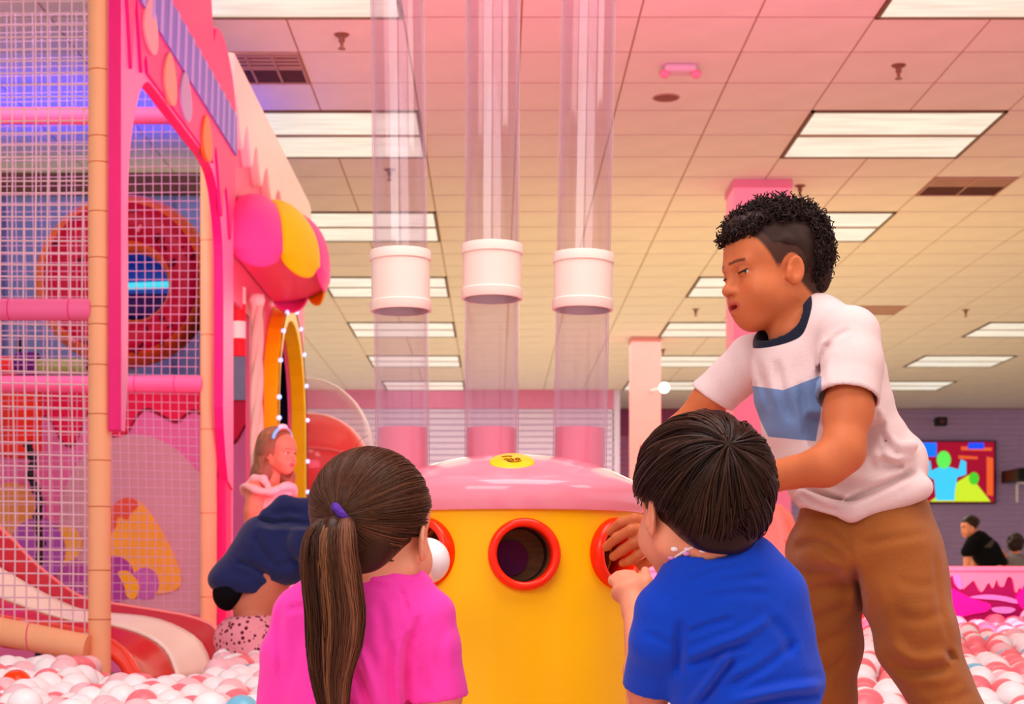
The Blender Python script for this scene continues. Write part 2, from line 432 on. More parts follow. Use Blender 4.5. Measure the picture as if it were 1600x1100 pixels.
flat([(1473+11*math.cos(a), 719+14*math.sin(a)) for a in np.linspace(0, 2*math.pi, 18)[:-1]], .071, 'green_head', emi('scr_green2', (90, 220, 80)), sc_)
c = P(1470, 659, 29.6)
t = thing('wall_speaker', c, 'small black speaker mounted above the television', 'speaker')
obj('cabinet', MB().box((c[0]-.1, c[1]-.1, c[2]-.08), (c[0]+.1, c[1]+.1, c[2]+.08)), M['black'], t, bevel=.02)
obj('bracket', MB().tube([c+(0, .1, 0), c+(0, .3, .05), c+(0, .46, .05)], .02, 8), M['black'], t)
obj('cone', MB().lathe([(0, 0), (.05, -.01), (.06, .01)], c+(0, -.1, 0), 16, ax=np.array([[1, 0, 0], [0, 0, 1], [0, 1, 0.]])), M['vent_dark'], t, smooth=True)
c = P(1594, 742, 29.0)
t = thing('wall_cabinet', c, 'dark wall unit with a white frame at the right edge', 'cabinet')
obj('body', MB().box((c[0]-.06, 28.9, c[2]-.1), (c[0]+.3, 29.9, c[2]+.12)), M['black'], t, bevel=.02)
q = P(1590, 785, 29.0)
fr = MB().box((q[0]-.02, 29.0, q[2]), (q[0]+.01, 29.04, q[2]+.35)).box((q[0]-.02, 29.0, q[2]+.33), (q[0]+.35, 29.04, q[2]+.36))
obj('white_frame', fr, M['white'], t)

# ------------------------------------------------------------------ ball-pit barrier at the right
YB = 7.0
M['bar_pink'] = mat('barrier_pink', (252, 158, 168), .5, .3, var=.03)
M['bar_plum'] = mat('barrier_plum', (128, 8, 84), .5, .3, var=.04)
M['bar_mag'] = mat('barrier_magenta', (245, 18, 158), .45, .3, var=.03)
M['bar_lil'] = mat('barrier_lilac', (190, 150, 205), .5, .3, var=.03)
t = thing('pit_barrier', P(1500, 950, YB)*np.array([1, 1, 0]), 'low padded pit wall with pink icing drips over plum, at right', 'barrier')
xa, xb = P(640, 0, YB)[0], P(1790, 0, YB)[0]
zt = P(0, 889, YB)[2]
obj('core', MB().box((xa, YB, 0), (xb, YB+.12, zt)), M['bar_plum'], t, bevel=.01)
pts = [(642, 889.3), (1790, 889.3)]
xs = 1780
edge = []
seqd = [(1752, 930), (1738, 906), (1715, 928), (1700, 905), (1680, 926), (1660, 908), (1640, 922), (1624, 902), (1598, 921), (1592, 918), (1586, 926), (1581, 905), (1573, 902), (1567, 916), (1560, 915), (1556, 906), (1550, 919), (1543, 911), (1532, 925), (1521, 908), (1516, 910), (1508, 917), (1503, 920), (1497, 909), (1490, 905), (1485, 900),
        (1470, 925), (1452, 908), (1430, 932), (1408, 905), (1390, 926), (1372, 908), (1350, 938), (1330, 906), (1300, 930), (1270, 905), (1240, 925), (1210, 908), (1180, 930), (1150, 905), (1120, 925), (1090, 908), (1060, 928), (1030, 905), (1000, 920), (985, 915), (960, 928), (930, 906), (900, 924), (870, 905), (840, 926), (810, 908), (780, 928), (750, 905), (720, 924), (690, 906), (660, 922), (642, 912)]
out = pts+[(1790, 915)]+[tuple(q) for q in smooth_pts(seqd, n=4)]
def bf(u, v, e): p = P(u, v, YB); return (p[0], YB-e, p[2])
obj('icing', MB().prism(out, bf, -.02, .012), M['bar_pink'], t)
obj('cap', MB().box((xa, YB-.03, zt-.012), (xb, YB+.14, zt+.012)), M['bar_pink'], t, bevel=.01)
mg = smooth_pts([(1440, 965), (1400, 960), (1440, 915), (1466, 911), (1488, 920), (1515, 934), (1545, 944), (1540, 955), (1515, 960), (1480, 968)], closed=True, n=4)
obj('magenta_wave', MB().prism([tuple(q) for q in mg], bf, 0, .018), M['bar_mag'], t)
mg = smooth_pts([(1640, 985), (1600, 955), (1586, 935), (1595, 920), (1612, 905), (1650, 930)], closed=True, n=4)
obj('magenta_wave', MB().prism([tuple(q) for q in mg], bf, 0, .018), M['bar_mag'], t)
mg = smooth_pts([(1514, 933), (1540, 929), (1570, 932), (1588, 938), (1586, 943), (1560, 938), (1535, 936)], closed=True, n=4)
obj('lilac_streak', MB().prism([tuple(q) for q in mg], bf, 0, .016), M['bar_lil'], t)
mg = smooth_pts([(1488, 899), (1498, 900), (1502, 915), (1499, 921), (1492, 914)], closed=True, n=4)
obj('lilac_streak', MB().prism([tuple(q) for q in mg], bf, 0, .016), M['bar_lil'], t)
mg = smooth_pts([(1548, 950), (1570, 948), (1585, 952), (1575, 958), (1555, 957)], closed=True, n=4)
obj('lilac_streak', MB().prism([tuple(q) for q in mg], bf, 0, .016), M['bar_lil'], t)

# swirled candy decoration and painted panel behind the barrier
Yd = 8.2
t = thing('candy_swirl', P(1206, 890, Yd)*np.array([1, 1, 0]), 'coral and red swirled candy sculpture behind the seated boy in blue', 'decoration')
c0 = P(1204, 0, Yd)[0]
prof = [(.17, .0), (.17, .55), (.155, .70), (.13, .80), (.10, .90), (.05, .955), (.0, .965)]
g = MB()
def sw(u, v):
    k = v*(len(prof)-1); i = min(int(k), len(prof)-2); f_ = k-i
    r = prof[i][0]*(1-f_)+prof[i+1][0]*f_; z = prof[i][1]*(1-f_)+prof[i+1][1]*f_
    a = u*2*math.pi; r *= 1+.12*math.sin(5*a+z*9)
    return (c0+r*math.cos(a), Yd+r*math.sin(a), z)
g.grid(sw, 60, 36)
obj('body', g, mat('coral_foam', (250, 150, 120), .45, .4, var=.12, vscale=5), t, smooth=True)
for k in range(5):
    pts_ = []
    for j in range(26):
        z = .30+j/25*.6; 
        kk = [i for i in range(len(prof)-1) if prof[i][1] <= z <= prof[i+1][1]][0]
        f_ = (z-prof[kk][1])/(prof[kk+1][1]-prof[kk][1]); r = prof[kk][0]*(1-f_)+prof[kk+1][0]*f_
        a = (math.pi*1.5-z*9)/5+2*math.pi*k/5+math.pi*.17
        pts_.append((c0+r*.93*math.cos(a), Yd+r*.93*math.sin(a), z))
    obj('red_streak', MB().tube(pts_, [.012+.018*math.sin(math.pi*j/25) for j in range(26)], 8), mat('red_foam', (236, 44, 62), .45, .4, var=.05), t, smooth=True)
Yd = 7.6
t = thing('painted_panel', P(1040, 890, Yd)*np.array([1, 1, 0]), 'yellow and lilac painted board behind the reaching hand', 'panel')
xa, xb = P(1018, 0, Yd)[0], P(1075, 0, Yd)[0]; zb = P(0, 835, Yd)[2]
obj('board', MB().box((xa, Yd, 0), (xb, Yd+.04, zb)), mat('board_yellow', (250, 200, 60), .5, .3, var=.04), t, bevel=.01)
for k, px in enumerate((1034, 1042)):
    x = P(px, 0, Yd)[0]; obj('lilac_stripe', MB().box((x, Yd-.008, .4), (x+.014, Yd+.01, zb-.01)), M['bar_lil'], t)

# ------------------------------------------------------------------ ball launcher: yellow drum, pink lid, clear tubes
XM, YM, RM = (800-VX)/F*3.42, 3.42, .272
M['yellow'] = mat('drum_yellow', (255, 192, 0), .38, .4, var=.015, vscale=3)
M['lid'] = mat('lid_pink', (246, 146, 164), .16, .5, var=.02, vscale=3, coat=.6)
M['ring'] = mat('ring_red', (255, 42, 2), .3, .5, var=.03, coat=.2)
M['collar'] = mat('collar_cream', (250, 222, 208), .4, .4, var=.02)
M['sleeve'] = mat('sleeve_pink', (240, 140, 158), .35, .4, var=.03)
M['inside'] = mat('port_inside', (150, 104, 60), .5, .4, var=.25, vscale=20, stretch=(1, 1, 6))
t = mach = thing('ball_launcher', (XM, YM, 0), 'yellow drum ball launcher with pink lid and red-rimmed ports', 'play machine')
zl0, zl1, ztop = .729, .783, .852
# drum wall with round ports cut by a boolean
d = obj('drum', MB().lathe([(0, 0), (RM+.006, 0), (RM+.006, .03), (RM, .04), (RM, zl0+.01), (0, zl0+.01)], (XM, YM, 0), 96), [M['yellow'], M['inside']], t, smooth='auto')
ports = [(4.4, P(0, 866, 3.15)[2]), (48.5, P(0, 864, 3.24)[2]), (-39.5, P(0, 864, 3.22)[2])]
cut = MB()
for ang, z in ports:
    a = math.radians(ang); dr = np.array([math.sin(a), -math.cos(a), 0]); sd = np.array([math.cos(a), math.sin(a), 0])
    ax = np.column_stack([sd, np.array([0, 0, 1.]), dr])
    cut.lathe([(0, RM-.138), (.0545, RM-.138), (.0545, RM+.05), (0, RM+.05)], (XM, YM, z), 48, ax=ax)
    obj('port_ring', MB().lathe([(.0538, RM-.02), (.0535, RM+.010), (.0550, RM+.015), (.0605, RM+.018), (.067, RM+.016), (.0702, RM+.009), (.0702, RM-.05), (.0538, RM-.05), (.0538, RM-.02)], (XM, YM, z), 56, ax=ax), M['ring'], t, smooth=True)
    obj('port_sleeve', MB().lathe([(.0540, RM-.055), (.0540, RM-.012), (.0575, RM-.012), (.0575, RM-.055), (.0540, RM-.055)], (XM, YM, z), 48, ax=ax), M['yellow'], t, smooth='auto')
    rb = MB()
    for k in range(5): rb.torus(np.array([XM, YM, z])+dr*(RM-.068-k*.014), .0542, .0022, ax=ax, seg=40, sub=6)
    obj('hose_ribs', rb, mat('hose_dark', (70, 44, 30), .4, .4, var=.1), t, smooth=True)
    obj('hose_end', MB().lathe([(0, 0), (.034, .0), (.036, .003), (.0, .004)], np.array([XM, YM, z-.006])-sd*.016+dr*(RM-.134), 30, ax=ax), mat('hose_plum', (130, 40, 112), .6, .3, var=.05), t)
cme = cut.mesh('cut'); co = bpy.data.objects.new('cut', cme); COL.objects.link(co); co.parent = d
cme.materials.append(M['yellow']); cme.materials.append(M['inside']); cme.polygons.foreach_set('material_index', [1]*len(cme.polygons))
import bmesh
bm = bmesh.new(); bm.from_mesh(cme); bmesh.ops.remove_doubles(bm, verts=bm.verts, dist=1e-5); bmesh.ops.recalc_face_normals(bm, faces=bm.faces); bm.to_mesh(cme); bm.free()
bm = bmesh.new(); bm.from_mesh(d.data); bmesh.ops.remove_doubles(bm, verts=bm.verts, dist=1e-5); bmesh.ops.recalc_face_normals(bm, faces=bm.faces); bm.to_mesh(d.data); bm.free()
md = d.modifiers.new('ports', 'BOOLEAN'); md.object = co; md.operation = 'DIFFERENCE'; md.solver = 'EXACT'
bpy.context.view_layer.update()
ev = d.evaluated_get(bpy.context.evaluated_depsgraph_get()); nm = bpy.data.meshes.new_from_object(ev)
d.modifiers.clear(); d.data = nm; nm.set_sharp_from_angle(angle=math.radians(35)); bpy.data.objects.remove(co)
# lid: soft-cornered, domed
prof = [(0, ztop), (.06, ztop-.001), (.12, ztop-.008), (.17, ztop-.020), (.22, ztop-.038), (.255, zl1+.014), (.272, zl1+.006), (.280, zl1-.004), (.283, zl1-.014), (.283, zl0+.004), (.281, zl0), (.26, zl0), (0, zl0)]
obj('lid', MB().lathe(prof, (XM, YM, 0), 96), M['lid'], t, smooth='auto')
# yellow button badge on the lid slope
by = 3.235; bz = ztop-.0215
bc = np.array([(800-VX)/F*by, by, P(0, 725, by)[2]])
ta = math.radians(24); ax = np.array([[1, 0, 0], [0, math.cos(ta), -math.sin(ta)], [0, math.sin(ta), math.cos(ta)]]).T
ax = np.array([[1, 0, 0], [0, math.cos(ta), -math.sin(ta)], [0, math.sin(ta), math.cos(ta)]])
bd = obj('badge', MB().lathe([(0, .010), (.036, .010), (.044, .006), (.046, 0), (.046, -.05), (0, -.05)], bc, 40, ax=ax), mat('badge_yellow', (250, 205, 20), .3, .5, var=.03, coat=.3), t, smooth='auto')
mk = MB()
for pts_ in ([(-.016, .004), (-.012, .009), (-.006, .005), (-.002, .010), (.003, .004)], [(.006, .008), (.012, .012), (.016, .006), (.011, .001), (.006, .004)], [(-.008, -.006), (0, -.010), (.010, -.008), (.018, -.002)], [(-.020, .020), (-.010, .025), (.0, .023)], [(-.012, -.001), (-.004, -.003), (.004, .0)]):
    mk.tube([bc+ax @ np.array([u, v-.008, .0108]) for u, v in pts_], .0013, 6)
obj('badge_mark', mk, mat('badge_ink', (150, 70, 20), .5, .3, var=.05), bd)
# tubes
M['tube'] = clear_mat('clear_tube', (251, 246, 249), edge=.34, haze=.022, hazecol=(246, 214, 232))
for (pt, pb, name) in (((621, 0), (629, 700), 'left'), ((770, 0), (768, 700), 'centre'), ((920, 0), (906, 700), 'right')):
    Yt = 3.52; a = P(pb[0], 700, Yt); b = P(pt[0], 0, Yt); dv = (b-a)/(b[2]-a[2])
    top = a+dv*(HC-.02-a[2]); bot = a+dv*(.80-a[2])
    r = S(42.5, Yt)
    tz = dv/np.linalg.norm(dv); xx = np.array([1, 0, 0])-tz*tz[0]; xx /= np.linalg.norm(xx); yy = np.cross(tz, xx); ax = np.column_stack([xx, yy, tz])
    L = np.linalg.norm(top-bot)
    tb = obj('clear_tube', MB().lathe([(r, 0), (r, L), (r-.004, L), (r-.004, 0), (r, 0)], bot, 48, ax=ax), M['tube'], t, smooth='auto', label='%s clear acrylic tube' % name)
    zc = {'left': (393, 487), 'centre': (383, 468), 'right': (397, 485)}[name]
    h1 = np.linalg.norm(a+dv*(P(0, zc[0], Yt)[2]-a[2])-bot); h0 = np.linalg.norm(a+dv*(P(0, zc[1], Yt)[2]-a[2])-bot)
    q = r+.0012; R2 = r+.0045; R3 = r+.0075; e = .020
    obj('tube_collar', MB().lathe([(q, h0), (R3-.001, h0), (R3, h0+.002), (R3, h0+e), (R2, h0+e+.003), (R2, h1-e-.003), (R3, h1-e), (R3, h1-.002), (R3-.001, h1), (q, h1), (q, h0)], bot, 56, ax=ax), M['collar'], t, smooth='auto')
    hs = np.linalg.norm(a+dv*(P(0, 669, Yt)[2]-a[2])-bot)
    obj('tube_sleeve', MB().lathe([(r-.006, -.02), (r-.006, hs), (r-.010, hs), (r-.010, -.02), (r-.006, -.02)], bot, 48, ax=ax), M['sleeve'], t, smooth='auto')
# ------------------------------------------------------------------ play house at the left
M['hot'] = mat('hot_pink', (250, 84, 142), .42, .4, var=.03)
M['icing'] = mat('icing_pink', (240, 30, 132), .42, .4, var=.03)
M['leg'] = mat('light_pink', (250, 136, 192), .42, .4, var=.03)
M['mag'] = mat('magenta_edge', (240, 30, 122), .42, .4, var=.03)
M['foam_or'] = mat('foam_apricot', (255, 186, 138), .6, .3, var=.03)
M['foam_pk'] = mat('foam_pink', (250, 112, 164), .5, .35, var=.03)
M['net'] = mat('net_cord', (232, 196, 206), .8, .2, var=.04)
M['lav'] = mat('lavender', (122, 132, 214), .5, .3, var=.03)
M['lav2'] = mat('pale_lavender', (168, 172, 236), .5, .3, var=.03)
M['cream'] = mat('icing_cream', (250, 240, 222), .4, .4, var=.03)
M['dkred'] = mat('drip_red', (226, 18, 76), .45, .4, var=.04)
M['grey'] = mat('wall_bluegrey', (150, 160, 188), .7, .2, var=.05)
M['brown'] = mat('moulding_brown', (128, 84, 52), .6, .3, var=.2, vscale=12)

PH = thing('play_house', (-1.9, 6.7, 0), 'pink candy themed climbing frame with apricot posts, nets and drip-icing front', 'play structure')
XF = -1.29
def wz(r): return CZ+r
out = [(5.62, 1.10), (5.62, 3.25)]
out += [tuple(q) for q in smooth_pts([(5.62, 3.25), (5.75, 3.5), (6.2, 3.62), (6.8, 3.62), (7.2, 3.45), (7.36, 3.12), (7.40, 3.03)], n=5)]
out += [tuple(q) for q in smooth_pts([(7.41, 3.03), (7.46, 3.10), (7.58, 3.135), (7.75, 3.11), (7.92, 3.02), (8.02, 2.9)], n=5)]
out += [(8.02, 1.02), (7.86, 1.06), (7.80, 1.16), (7.74, 1.30)]
op = smooth_pts([(7.72, 1.4), (7.72, 2.05), (7.66, 2.26), (7.52, 2.41), (7.30, 2.46), (6.9, 2.455), (6.4, 2.445), (6.15, 2.44), (6.02, 2.42), (5.90, 2.33), (5.78, 2.15), (5.73, 1.95), (5.72, 1.5)], n=5)
out += [tuple(q) for q in op]+[(5.72, 1.28), (5.68, 1.10)]
fac = obj('facade_panel', MB().prism(out, yz(XF), -.047, 0, capmat=0, sidemat=1), [M['leg'], M['mag']], PH, bevel=.006)
# icing layer over the upper part
ic = [(5.625, 2.60)]+[tuple(q) for q in smooth_pts([(5.625, 2.60), (5.66, 2.62), (5.70, 2.50), (5.735, 2.38), (5.765, 2.50), (5.80, 2.66), (5.85, 2.56), (5.90, 2.42), (5.94, 2.48), (5.97, 2.50), (6.00, 2.448)], n=4)]
ic += [(6.15, 2.45), (6.4, 2.455), (6.9, 2.465), (7.30, 2.47)]
ic += [tuple(q) for q in smooth_pts([(7.40, 2.47), (7.44, 2.56), (7.50, 2.50), (7.57, 2.36), (7.63, 2.28), (7.68, 2.40), (7.74, 2.44), (7.80, 2.36), (7.87, 2.22), (7.93, 2.34), (8.00, 2.42)], n=4)]
ic += [(8.015, 2.9)]+[q for q in out if q[1] > 2.95][::-1]
ico = obj('icing_layer', MB().prism(ic, yz(XF), -.005, .012), M['icing'], fac, bevel=.004)
bo = obj('stripe_band', MB().box((XF, 5.63, wz(2.06)), (XF+.020, 8.01, wz(2.255))), M['lav'], fac, bevel=.003)
k = 0; y = 5.70
while y < 7.95:
    obj('stripe', MB().add([(XF+.0225, y, wz(2.06)), (XF+.0225, y+.06, wz(2.06)), (XF+.0225, y+.09, wz(2.255)), (XF+.0225, y+.03, wz(2.255))]+[(XF+.019, y, wz(2.06)), (XF+.019, y+.06, wz(2.06)), (XF+.019, y+.09, wz(2.255)), (XF+.019, y+.03, wz(2.255))], [(0, 1, 2, 3), (0, 4, 5, 1), (2, 6, 7, 3), (1, 5, 6, 2), (0, 3, 7, 4)]), M['lav2'], fac); y += .155
for (y, z, col, nm) in ((6.38, 2.545, (214, 160, 130), 'tan'), (6.70, 2.57, (168, 160, 200), 'lilac'), (7.19, 2.53, (255, 128, 40), 'orange'), (6.02, 2.63, (250, 170, 170), 'pink')):
    g = [(y+.115*math.sin(a)*(1-.28*math.cos(a)), z+.10*math.cos(a)) for a in np.linspace(0, 2*math.pi, 25)[:-1]]
    obj('gumdrop', MB().prism(g, yz(XF), .005, .022), mat('gumdrop_'+nm, col, .4, .4, var=.03), fac, bevel=.005)
# posts with foam sleeves
def post(x, Y, r, z0, z1, joints):
    po = obj('post', MB().lathe([(0, z0), (r, z0), (r, z1), (0, z1)], (x, Y, 0), 28), M['foam_or'], PH, smooth='auto')
    sm_ = mat('seam_brown', (214, 120, 80), .7, .2)
    for z in joints: obj('sleeve_seam', MB().torus((x, Y, z), r-.0005, .0022, seg=28, sub=6), sm_, po, smooth=True)
post(-1.375, 5.66, .0385, .05, 3.5, [.45, .62, .84, 1.0, 1.16, 1.33, 1.47, 1.53, 1.7, 1.86, 2.03, 2.12, 2.35])
post(-1.375, 7.80, .038, .05, 3.2, [.5, .9, 1.3, 1.75, 2.2])
post(-3.3, 5.66, .0385, .05, 3.5, [.6, 1.2, 1.8]); post(-3.3, 7.80, .038, .05, 3.5, [.6, 1.2])
def bar(a, b, r, m, seams=()):
    a = np.array(a); b = np.array(b)
    o = obj('padded_bar', MB().tube([a, b], r, 20), m, PH, smooth='auto')
    for s in seams:
        c = a+(b-a)*s; ax_ = np.array([[0, 0, 1.], [0, 1, 0], [1, 0, 0]]) if abs(b[0]-a[0]) > abs(b[1]-a[1]) else np.array([[1, 0, 0], [0, 0, 1.], [0, 1, 0]])
        obj('bar_seam', MB().torus(c, r-.0005, .0022, ax=ax_, seg=24, sub=6), M['mag'], o, smooth=True)
bar((-3.3, 5.66, wz(.924)), (-1.40, 5.66, wz(.924)), .038, M['foam_pk'], (.85, .96))
bar((-3.3, 7.80, wz(.917)), (-1.40, 7.80, wz(.917)), .040, M['foam_pk'], (.83, .93))
bar((-3.3, 7.80, wz(2.20)), (-1.40, 7.80, wz(2.20)), .040, M['foam_pk'])
bar((-1.385, 5.66, wz(2.62)), (-1.385, 7.80, wz(2.62)), .038, M['foam_pk'])
a = P(-160, 955, 5.62); b = P(136, 1013, 5.60)
bar(a, b, .048, M['foam_or'], (.2, .45, .7))
# deck beam and far leg trim panels
obj('trim_panel', MB().box((-1.345, 7.86, .1), (-1.30, 8.02, 1.15)), M['mag'], PH, bevel=.006)
obj('trim_panel', MB().box((-1.322, 8.03, .1), (-1.30, 8.07, 3.0)), M['leg'], PH, bevel=.004)
# nets
M['net2'] = mat('net_cord_rear', (210, 168, 196), .8, .2, var=.04)
def net(Y, x0, x1, z0, z1, c, r, sag):
    g = MB(); nx = int((x1-x0)/c); nz = int((z1-z0)/c)
    dx = lambda x, z: sag*math.sin(3.1*x+1.7*z)+sag*.5*math.sin(5.3*z-2*x)
    dz = lambda x, z: sag*math.cos(2.3*x-1.1*z)+sag*.6*math.sin(4.1*x+3*z)
    for i in range(nx+1):
        x = x0+i*c; g.tube([(x+dx(x, z), Y, z+dz(x, z)) for z in np.linspace(z0, z1, 14)], r, 4, cap=False)
    for j in range(nz+1):
        z = z0+j*c; g.tube([(x+dx(x, z), Y+.001, z+dz(x, z)) for x in np.linspace(x0, x1, 10)], r, 4, cap=False)
    return obj('safety_net', g, M['net'] if Y < 6 else M['net2'], PH)
net(5.66, -3.24, -1.40, .36, 3.0, .0412, .0029, .006)
net(7.80, -3.24, -1.41, wz(.96), wz(2.17), .0412, .0019, .006)
net(7.80, -3.24, -1.41, wz(2.23), 3.3, .0412, .0019, .006)
net(7.80, -3.24, -1.41, .40, wz(.88), .0412, .0019, .006)

# back wall of the play area and moulding
bw = obj('wall_left', MB().box((-7, 11.85, 0), (-1.46, 11.97, HC-.16)), M['grey'], kind='structure')
obj('moulding', MB().box((-7, 11.80, HC-.32), (-1.46, 11.85, HC-.16)), M['brown'], bw, bevel=.01)
for x in np.arange(-3.6, -1.5, .62):
    obj('wall_batten', MB().box((x, 11.83, .2), (x+.03, 11.85, HC-.33)), mat('batten', (122, 128, 160), .7, .2, var=.04), bw)
# mural panel behind the slide
YP = 9.3
def pp(Y): return lambda u, v, e: tuple(P(u, v, Y)*np.array([1, 0, 1])+np.array([0, Y-e, 0]))
MU = thing('mural_panel', (-2.2, YP, 0), 'painted panel of pink hills, red icing drips and a lemon, behind the slide', 'panel')
x0, x1 = P(-260, 0, YP)[0], -1.37
obj('board', MB().box((x0, YP, .05), (x1, YP+.03, P(0, 603, YP)[2])), mat('mural_pink', (232, 122, 178), .5, .3, var=.04), MU, bevel=.004)
dr = [(-260, 603), (402, 603), (402, 640), (385, 660), (365, 690), (340, 676), (318, 648), (300, 640), (278, 656), (262, 652), (240, 640), (225, 638), (212, 652), (198, 676), (184, 684), (170, 672), (152, 668), (140, 640), (126, 672), (118, 690), (106, 694), (92, 680), (80, 655), (62, 648), (40, 660), (10, 700), (-40, 680), (-100, 650), (-180, 690), (-260, 660)]
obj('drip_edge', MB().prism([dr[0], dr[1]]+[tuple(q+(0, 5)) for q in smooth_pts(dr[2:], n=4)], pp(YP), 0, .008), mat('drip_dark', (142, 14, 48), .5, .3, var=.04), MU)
obj('red_icing', MB().prism([dr[0], dr[1]]+[tuple(q) for q in smooth_pts(dr[2:], n=4)], pp(YP), 0, .016), M['dkred'], MU)
h = smooth_pts([(96, 960), (92, 880), (98, 780), (130, 715), (180, 684), (225, 680), (270, 698), (310, 738), (345, 790), (365, 860), (372, 960)], n=5)
obj('mauve_hill', MB().prism([tuple(q) for q in h], pp(YP), 0, .012), mat('mural_mauve', (214, 168, 176), .5, .3, var=.03), MU)
h = smooth_pts([(165, 850), (172, 800), (190, 782), (208, 780), (226, 790), (248, 820), (270, 860), (284, 900), (280, 918), (262, 926), (235, 928), (190, 925), (165, 900)], closed=True, n=4)
obj('lemon', MB().prism([tuple(q) for q in h], pp(YP), 0, .022), mat('mural_lemon', (248, 184, 66), .5, .3, var=.05), MU)
h = smooth_pts([(160, 850), (172, 800), (192, 780), (210, 780), (218, 790), (206, 802), (200, 812), (186, 808), (182, 825), (170, 838)], closed=True, n=4)
obj('coral_leaf', MB().prism([tuple(q) for q in h], pp(YP), 0, .028), mat('mural_coral', (232, 100, 70), .5, .3, var=.05), MU)
for (u, v, r, col) in ((180, 905, 32, (178, 70, 170)), (228, 912, 22, (196, 110, 190)), (20, 800, 40, (226, 160, 80)), (60, 860, 44, (170, 90, 190)), (105, 850, 24, (246, 186, 60)), (120, 905, 26, (180, 80, 170)), (-80, 820, 70, (250, 150, 90)), (50, 790, 22, (200, 100, 190))):
    g = [(u+r*math.cos(a), v+r*1.15*math.sin(a)) for a in np.linspace(0, 2*math.pi, 29)[:-1]]
    obj('sugar_ball', MB().prism(g, pp(YP), 0, .018+r*.0002), mat('sugar', col, .5, .3, var=.05), MU)
h = smooth_pts([(186, 895), (200, 892), (212, 902), (220, 918), (212, 935), (200, 932), (196, 915)], closed=True, n=4)
obj('yellow_swirl', MB().prism([tuple(q) for q in h], pp(YP), 0, .030), mat('mural_yel', (250, 190, 40), .5, .3, var=.05), MU)
# doughnut crawl hole
YD = 9.75; dc = P(196, 440, YD)
DN = thing('giant_doughnut', dc, 'giant red doughnut with orange rim and blue crawl hole behind the net', 'decoration')
AX = np.array([[1, 0, 0], [0, 0, 1.], [0, 1, 0]])
ro = S(139, YD); ri = S(52, YD); hc = dc+np.array([S(18, YD), 0, -S(10, YD)])
n_ = 72; g = MB()
prof = [(0, .02), (0, -.05), (.04, -.10), (.14, -.16), (.32, -.20), (.55, -.21), (.78, -.18), (.92, -.11), (1, -.03), (1, .02)]
vs = []
for (s_, dpt) in prof:
    for j in range(n_):
        a = 2*math.pi*j/n_; pi_ = hc+ri*np.array([math.cos(a), 0, math.sin(a)]); po_ = dc+ro*np.array([math.cos(a), 0, .97*math.sin(a)])
        q = pi_*(1-s_)+po_*s_; vs.append(q+np.array([0, dpt, 0]))
fs = [(i*n_+j, i*n_+(j+1) % n_, (i+1)*n_+(j+1) % n_, (i+1)*n_+j) for i in range(len(prof)-1) for j in range(n_)]
g.add(vs, fs); g.m = [0]*len(fs)
for i in range(len(prof)-1):
    for j in range(n_): g.m[i*n_+j] = 1 if (i <= 2 or i >= 6) else 0
obj('dough', g, [mat('doughnut_red', (198, 2, 54), .4, .4, var=.05), mat('doughnut_orange', (248, 112, 38), .45, .4, var=.05)], DN, smooth=True)
for k in range(46):
    a = random.uniform(0, 6.28); s_ = random.uniform(.25, .8)
    q = (hc+ri*np.array([math.cos(a), 0, math.sin(a)]))*(1-s_)+(dc+ro*np.array([math.cos(a), 0, math.sin(a)]))*s_+np.array([0, -.198, 0])
    b_ = random.uniform(0, 3.14); dv = np.array([math.cos(b_), 0, math.sin(b_)])*.022
    obj('sprinkle', MB().tube([q-dv, q+dv], .010, 6), [mat('sprinkle_dark', (110, 8, 36), .5, .3), mat('sprinkle_pale', (255, 150, 170), .5, .3)][k % 6 == 0], DN)
obj('tunnel', MB().lathe([(ri, -.02), (ri, .22), (0, .22)], hc, 40, ax=AX), mat('tunnel_blue', (44, 120, 245), .4, .4, var=.06), DN, smooth='auto')
obj('tunnel_bar', MB().tube([hc+(-ri*1.05, -.06, -.005), hc+(ri*1.05, -.06, .008)], .022, 10), mat('cyan_led', (60, 215, 235), .3, .4, emit=(60, 220, 240), estr=.5), DN, smooth='auto')
obj('tunnel_pad', MB().box(hc+(-ri*.92, .06, -ri*.85), hc+(ri*.92, .2, -.02)), mat('pad_indigo', (60, 26, 104), .6, .3, var=.08), DN, bevel=.02)
obj('support', MB().box(dc*np.array([1, 1, 0])+(-.05, .03, 0), dc+(.05, .08, -ro*.8)), M['grey'], DN)
# soft play pieces glimpsed through the front net
g = P(30, 660, 8.9)
t = thing('punch_bag', (g[0], g[1], 0), 'red-orange hanging punch bag behind the net at the far left', 'punch bag')
obj('bag', MB().lathe([(0, 1.24), (.10, 1.25), (.125, 1.29), (.125, 1.62), (.10, 1.66), (0, 1.67)], (g[0], g[1], 0), 28), mat('bag_red', (238, 58, 30), .5, .3, var=.08), t, smooth=True)
obj('strap', MB().tube([(g[0], g[1], 1.66), (g[0], g[1], 1.9)], .012, 8), M['black'], t)
for (u0, v0, u1, v1, col, nm, lab) in ((60, 560, 134, 586, (150, 168, 90), 'roller', 'moss green padded roller above the pink bar, behind the net'), (26, 550, 60, 588, (92, 26, 116), 'roller', 'dark purple padded roller beside the green one'), (-30, 556, 26, 590, (226, 40, 40), 'roller', 'red padded roller at the far left edge behind the net')):
    a, b = P(u0, (v0+v1)/2, 8.5), P(u1, (v0+v1)/2, 8.5); r = S((v1-v0)/2, 8.5)
    t = thing('padded_roller', (a+b)/2, lab, 'roller', 'padded rollers')
    dirn = (b-a)/np.linalg.norm(b-a)
    obj('sleeve', MB().tube([a, a+dirn*.01, b-dirn*.01, b], [r*.9, r, r, r*.9], 20), mat('roller', col, .5, .3, var=.12, vscale=14), t, smooth='auto')
    obj('core', MB().tube([a-dirn*.02, b+dirn*.02], r*.35, 10), M['black'], t)
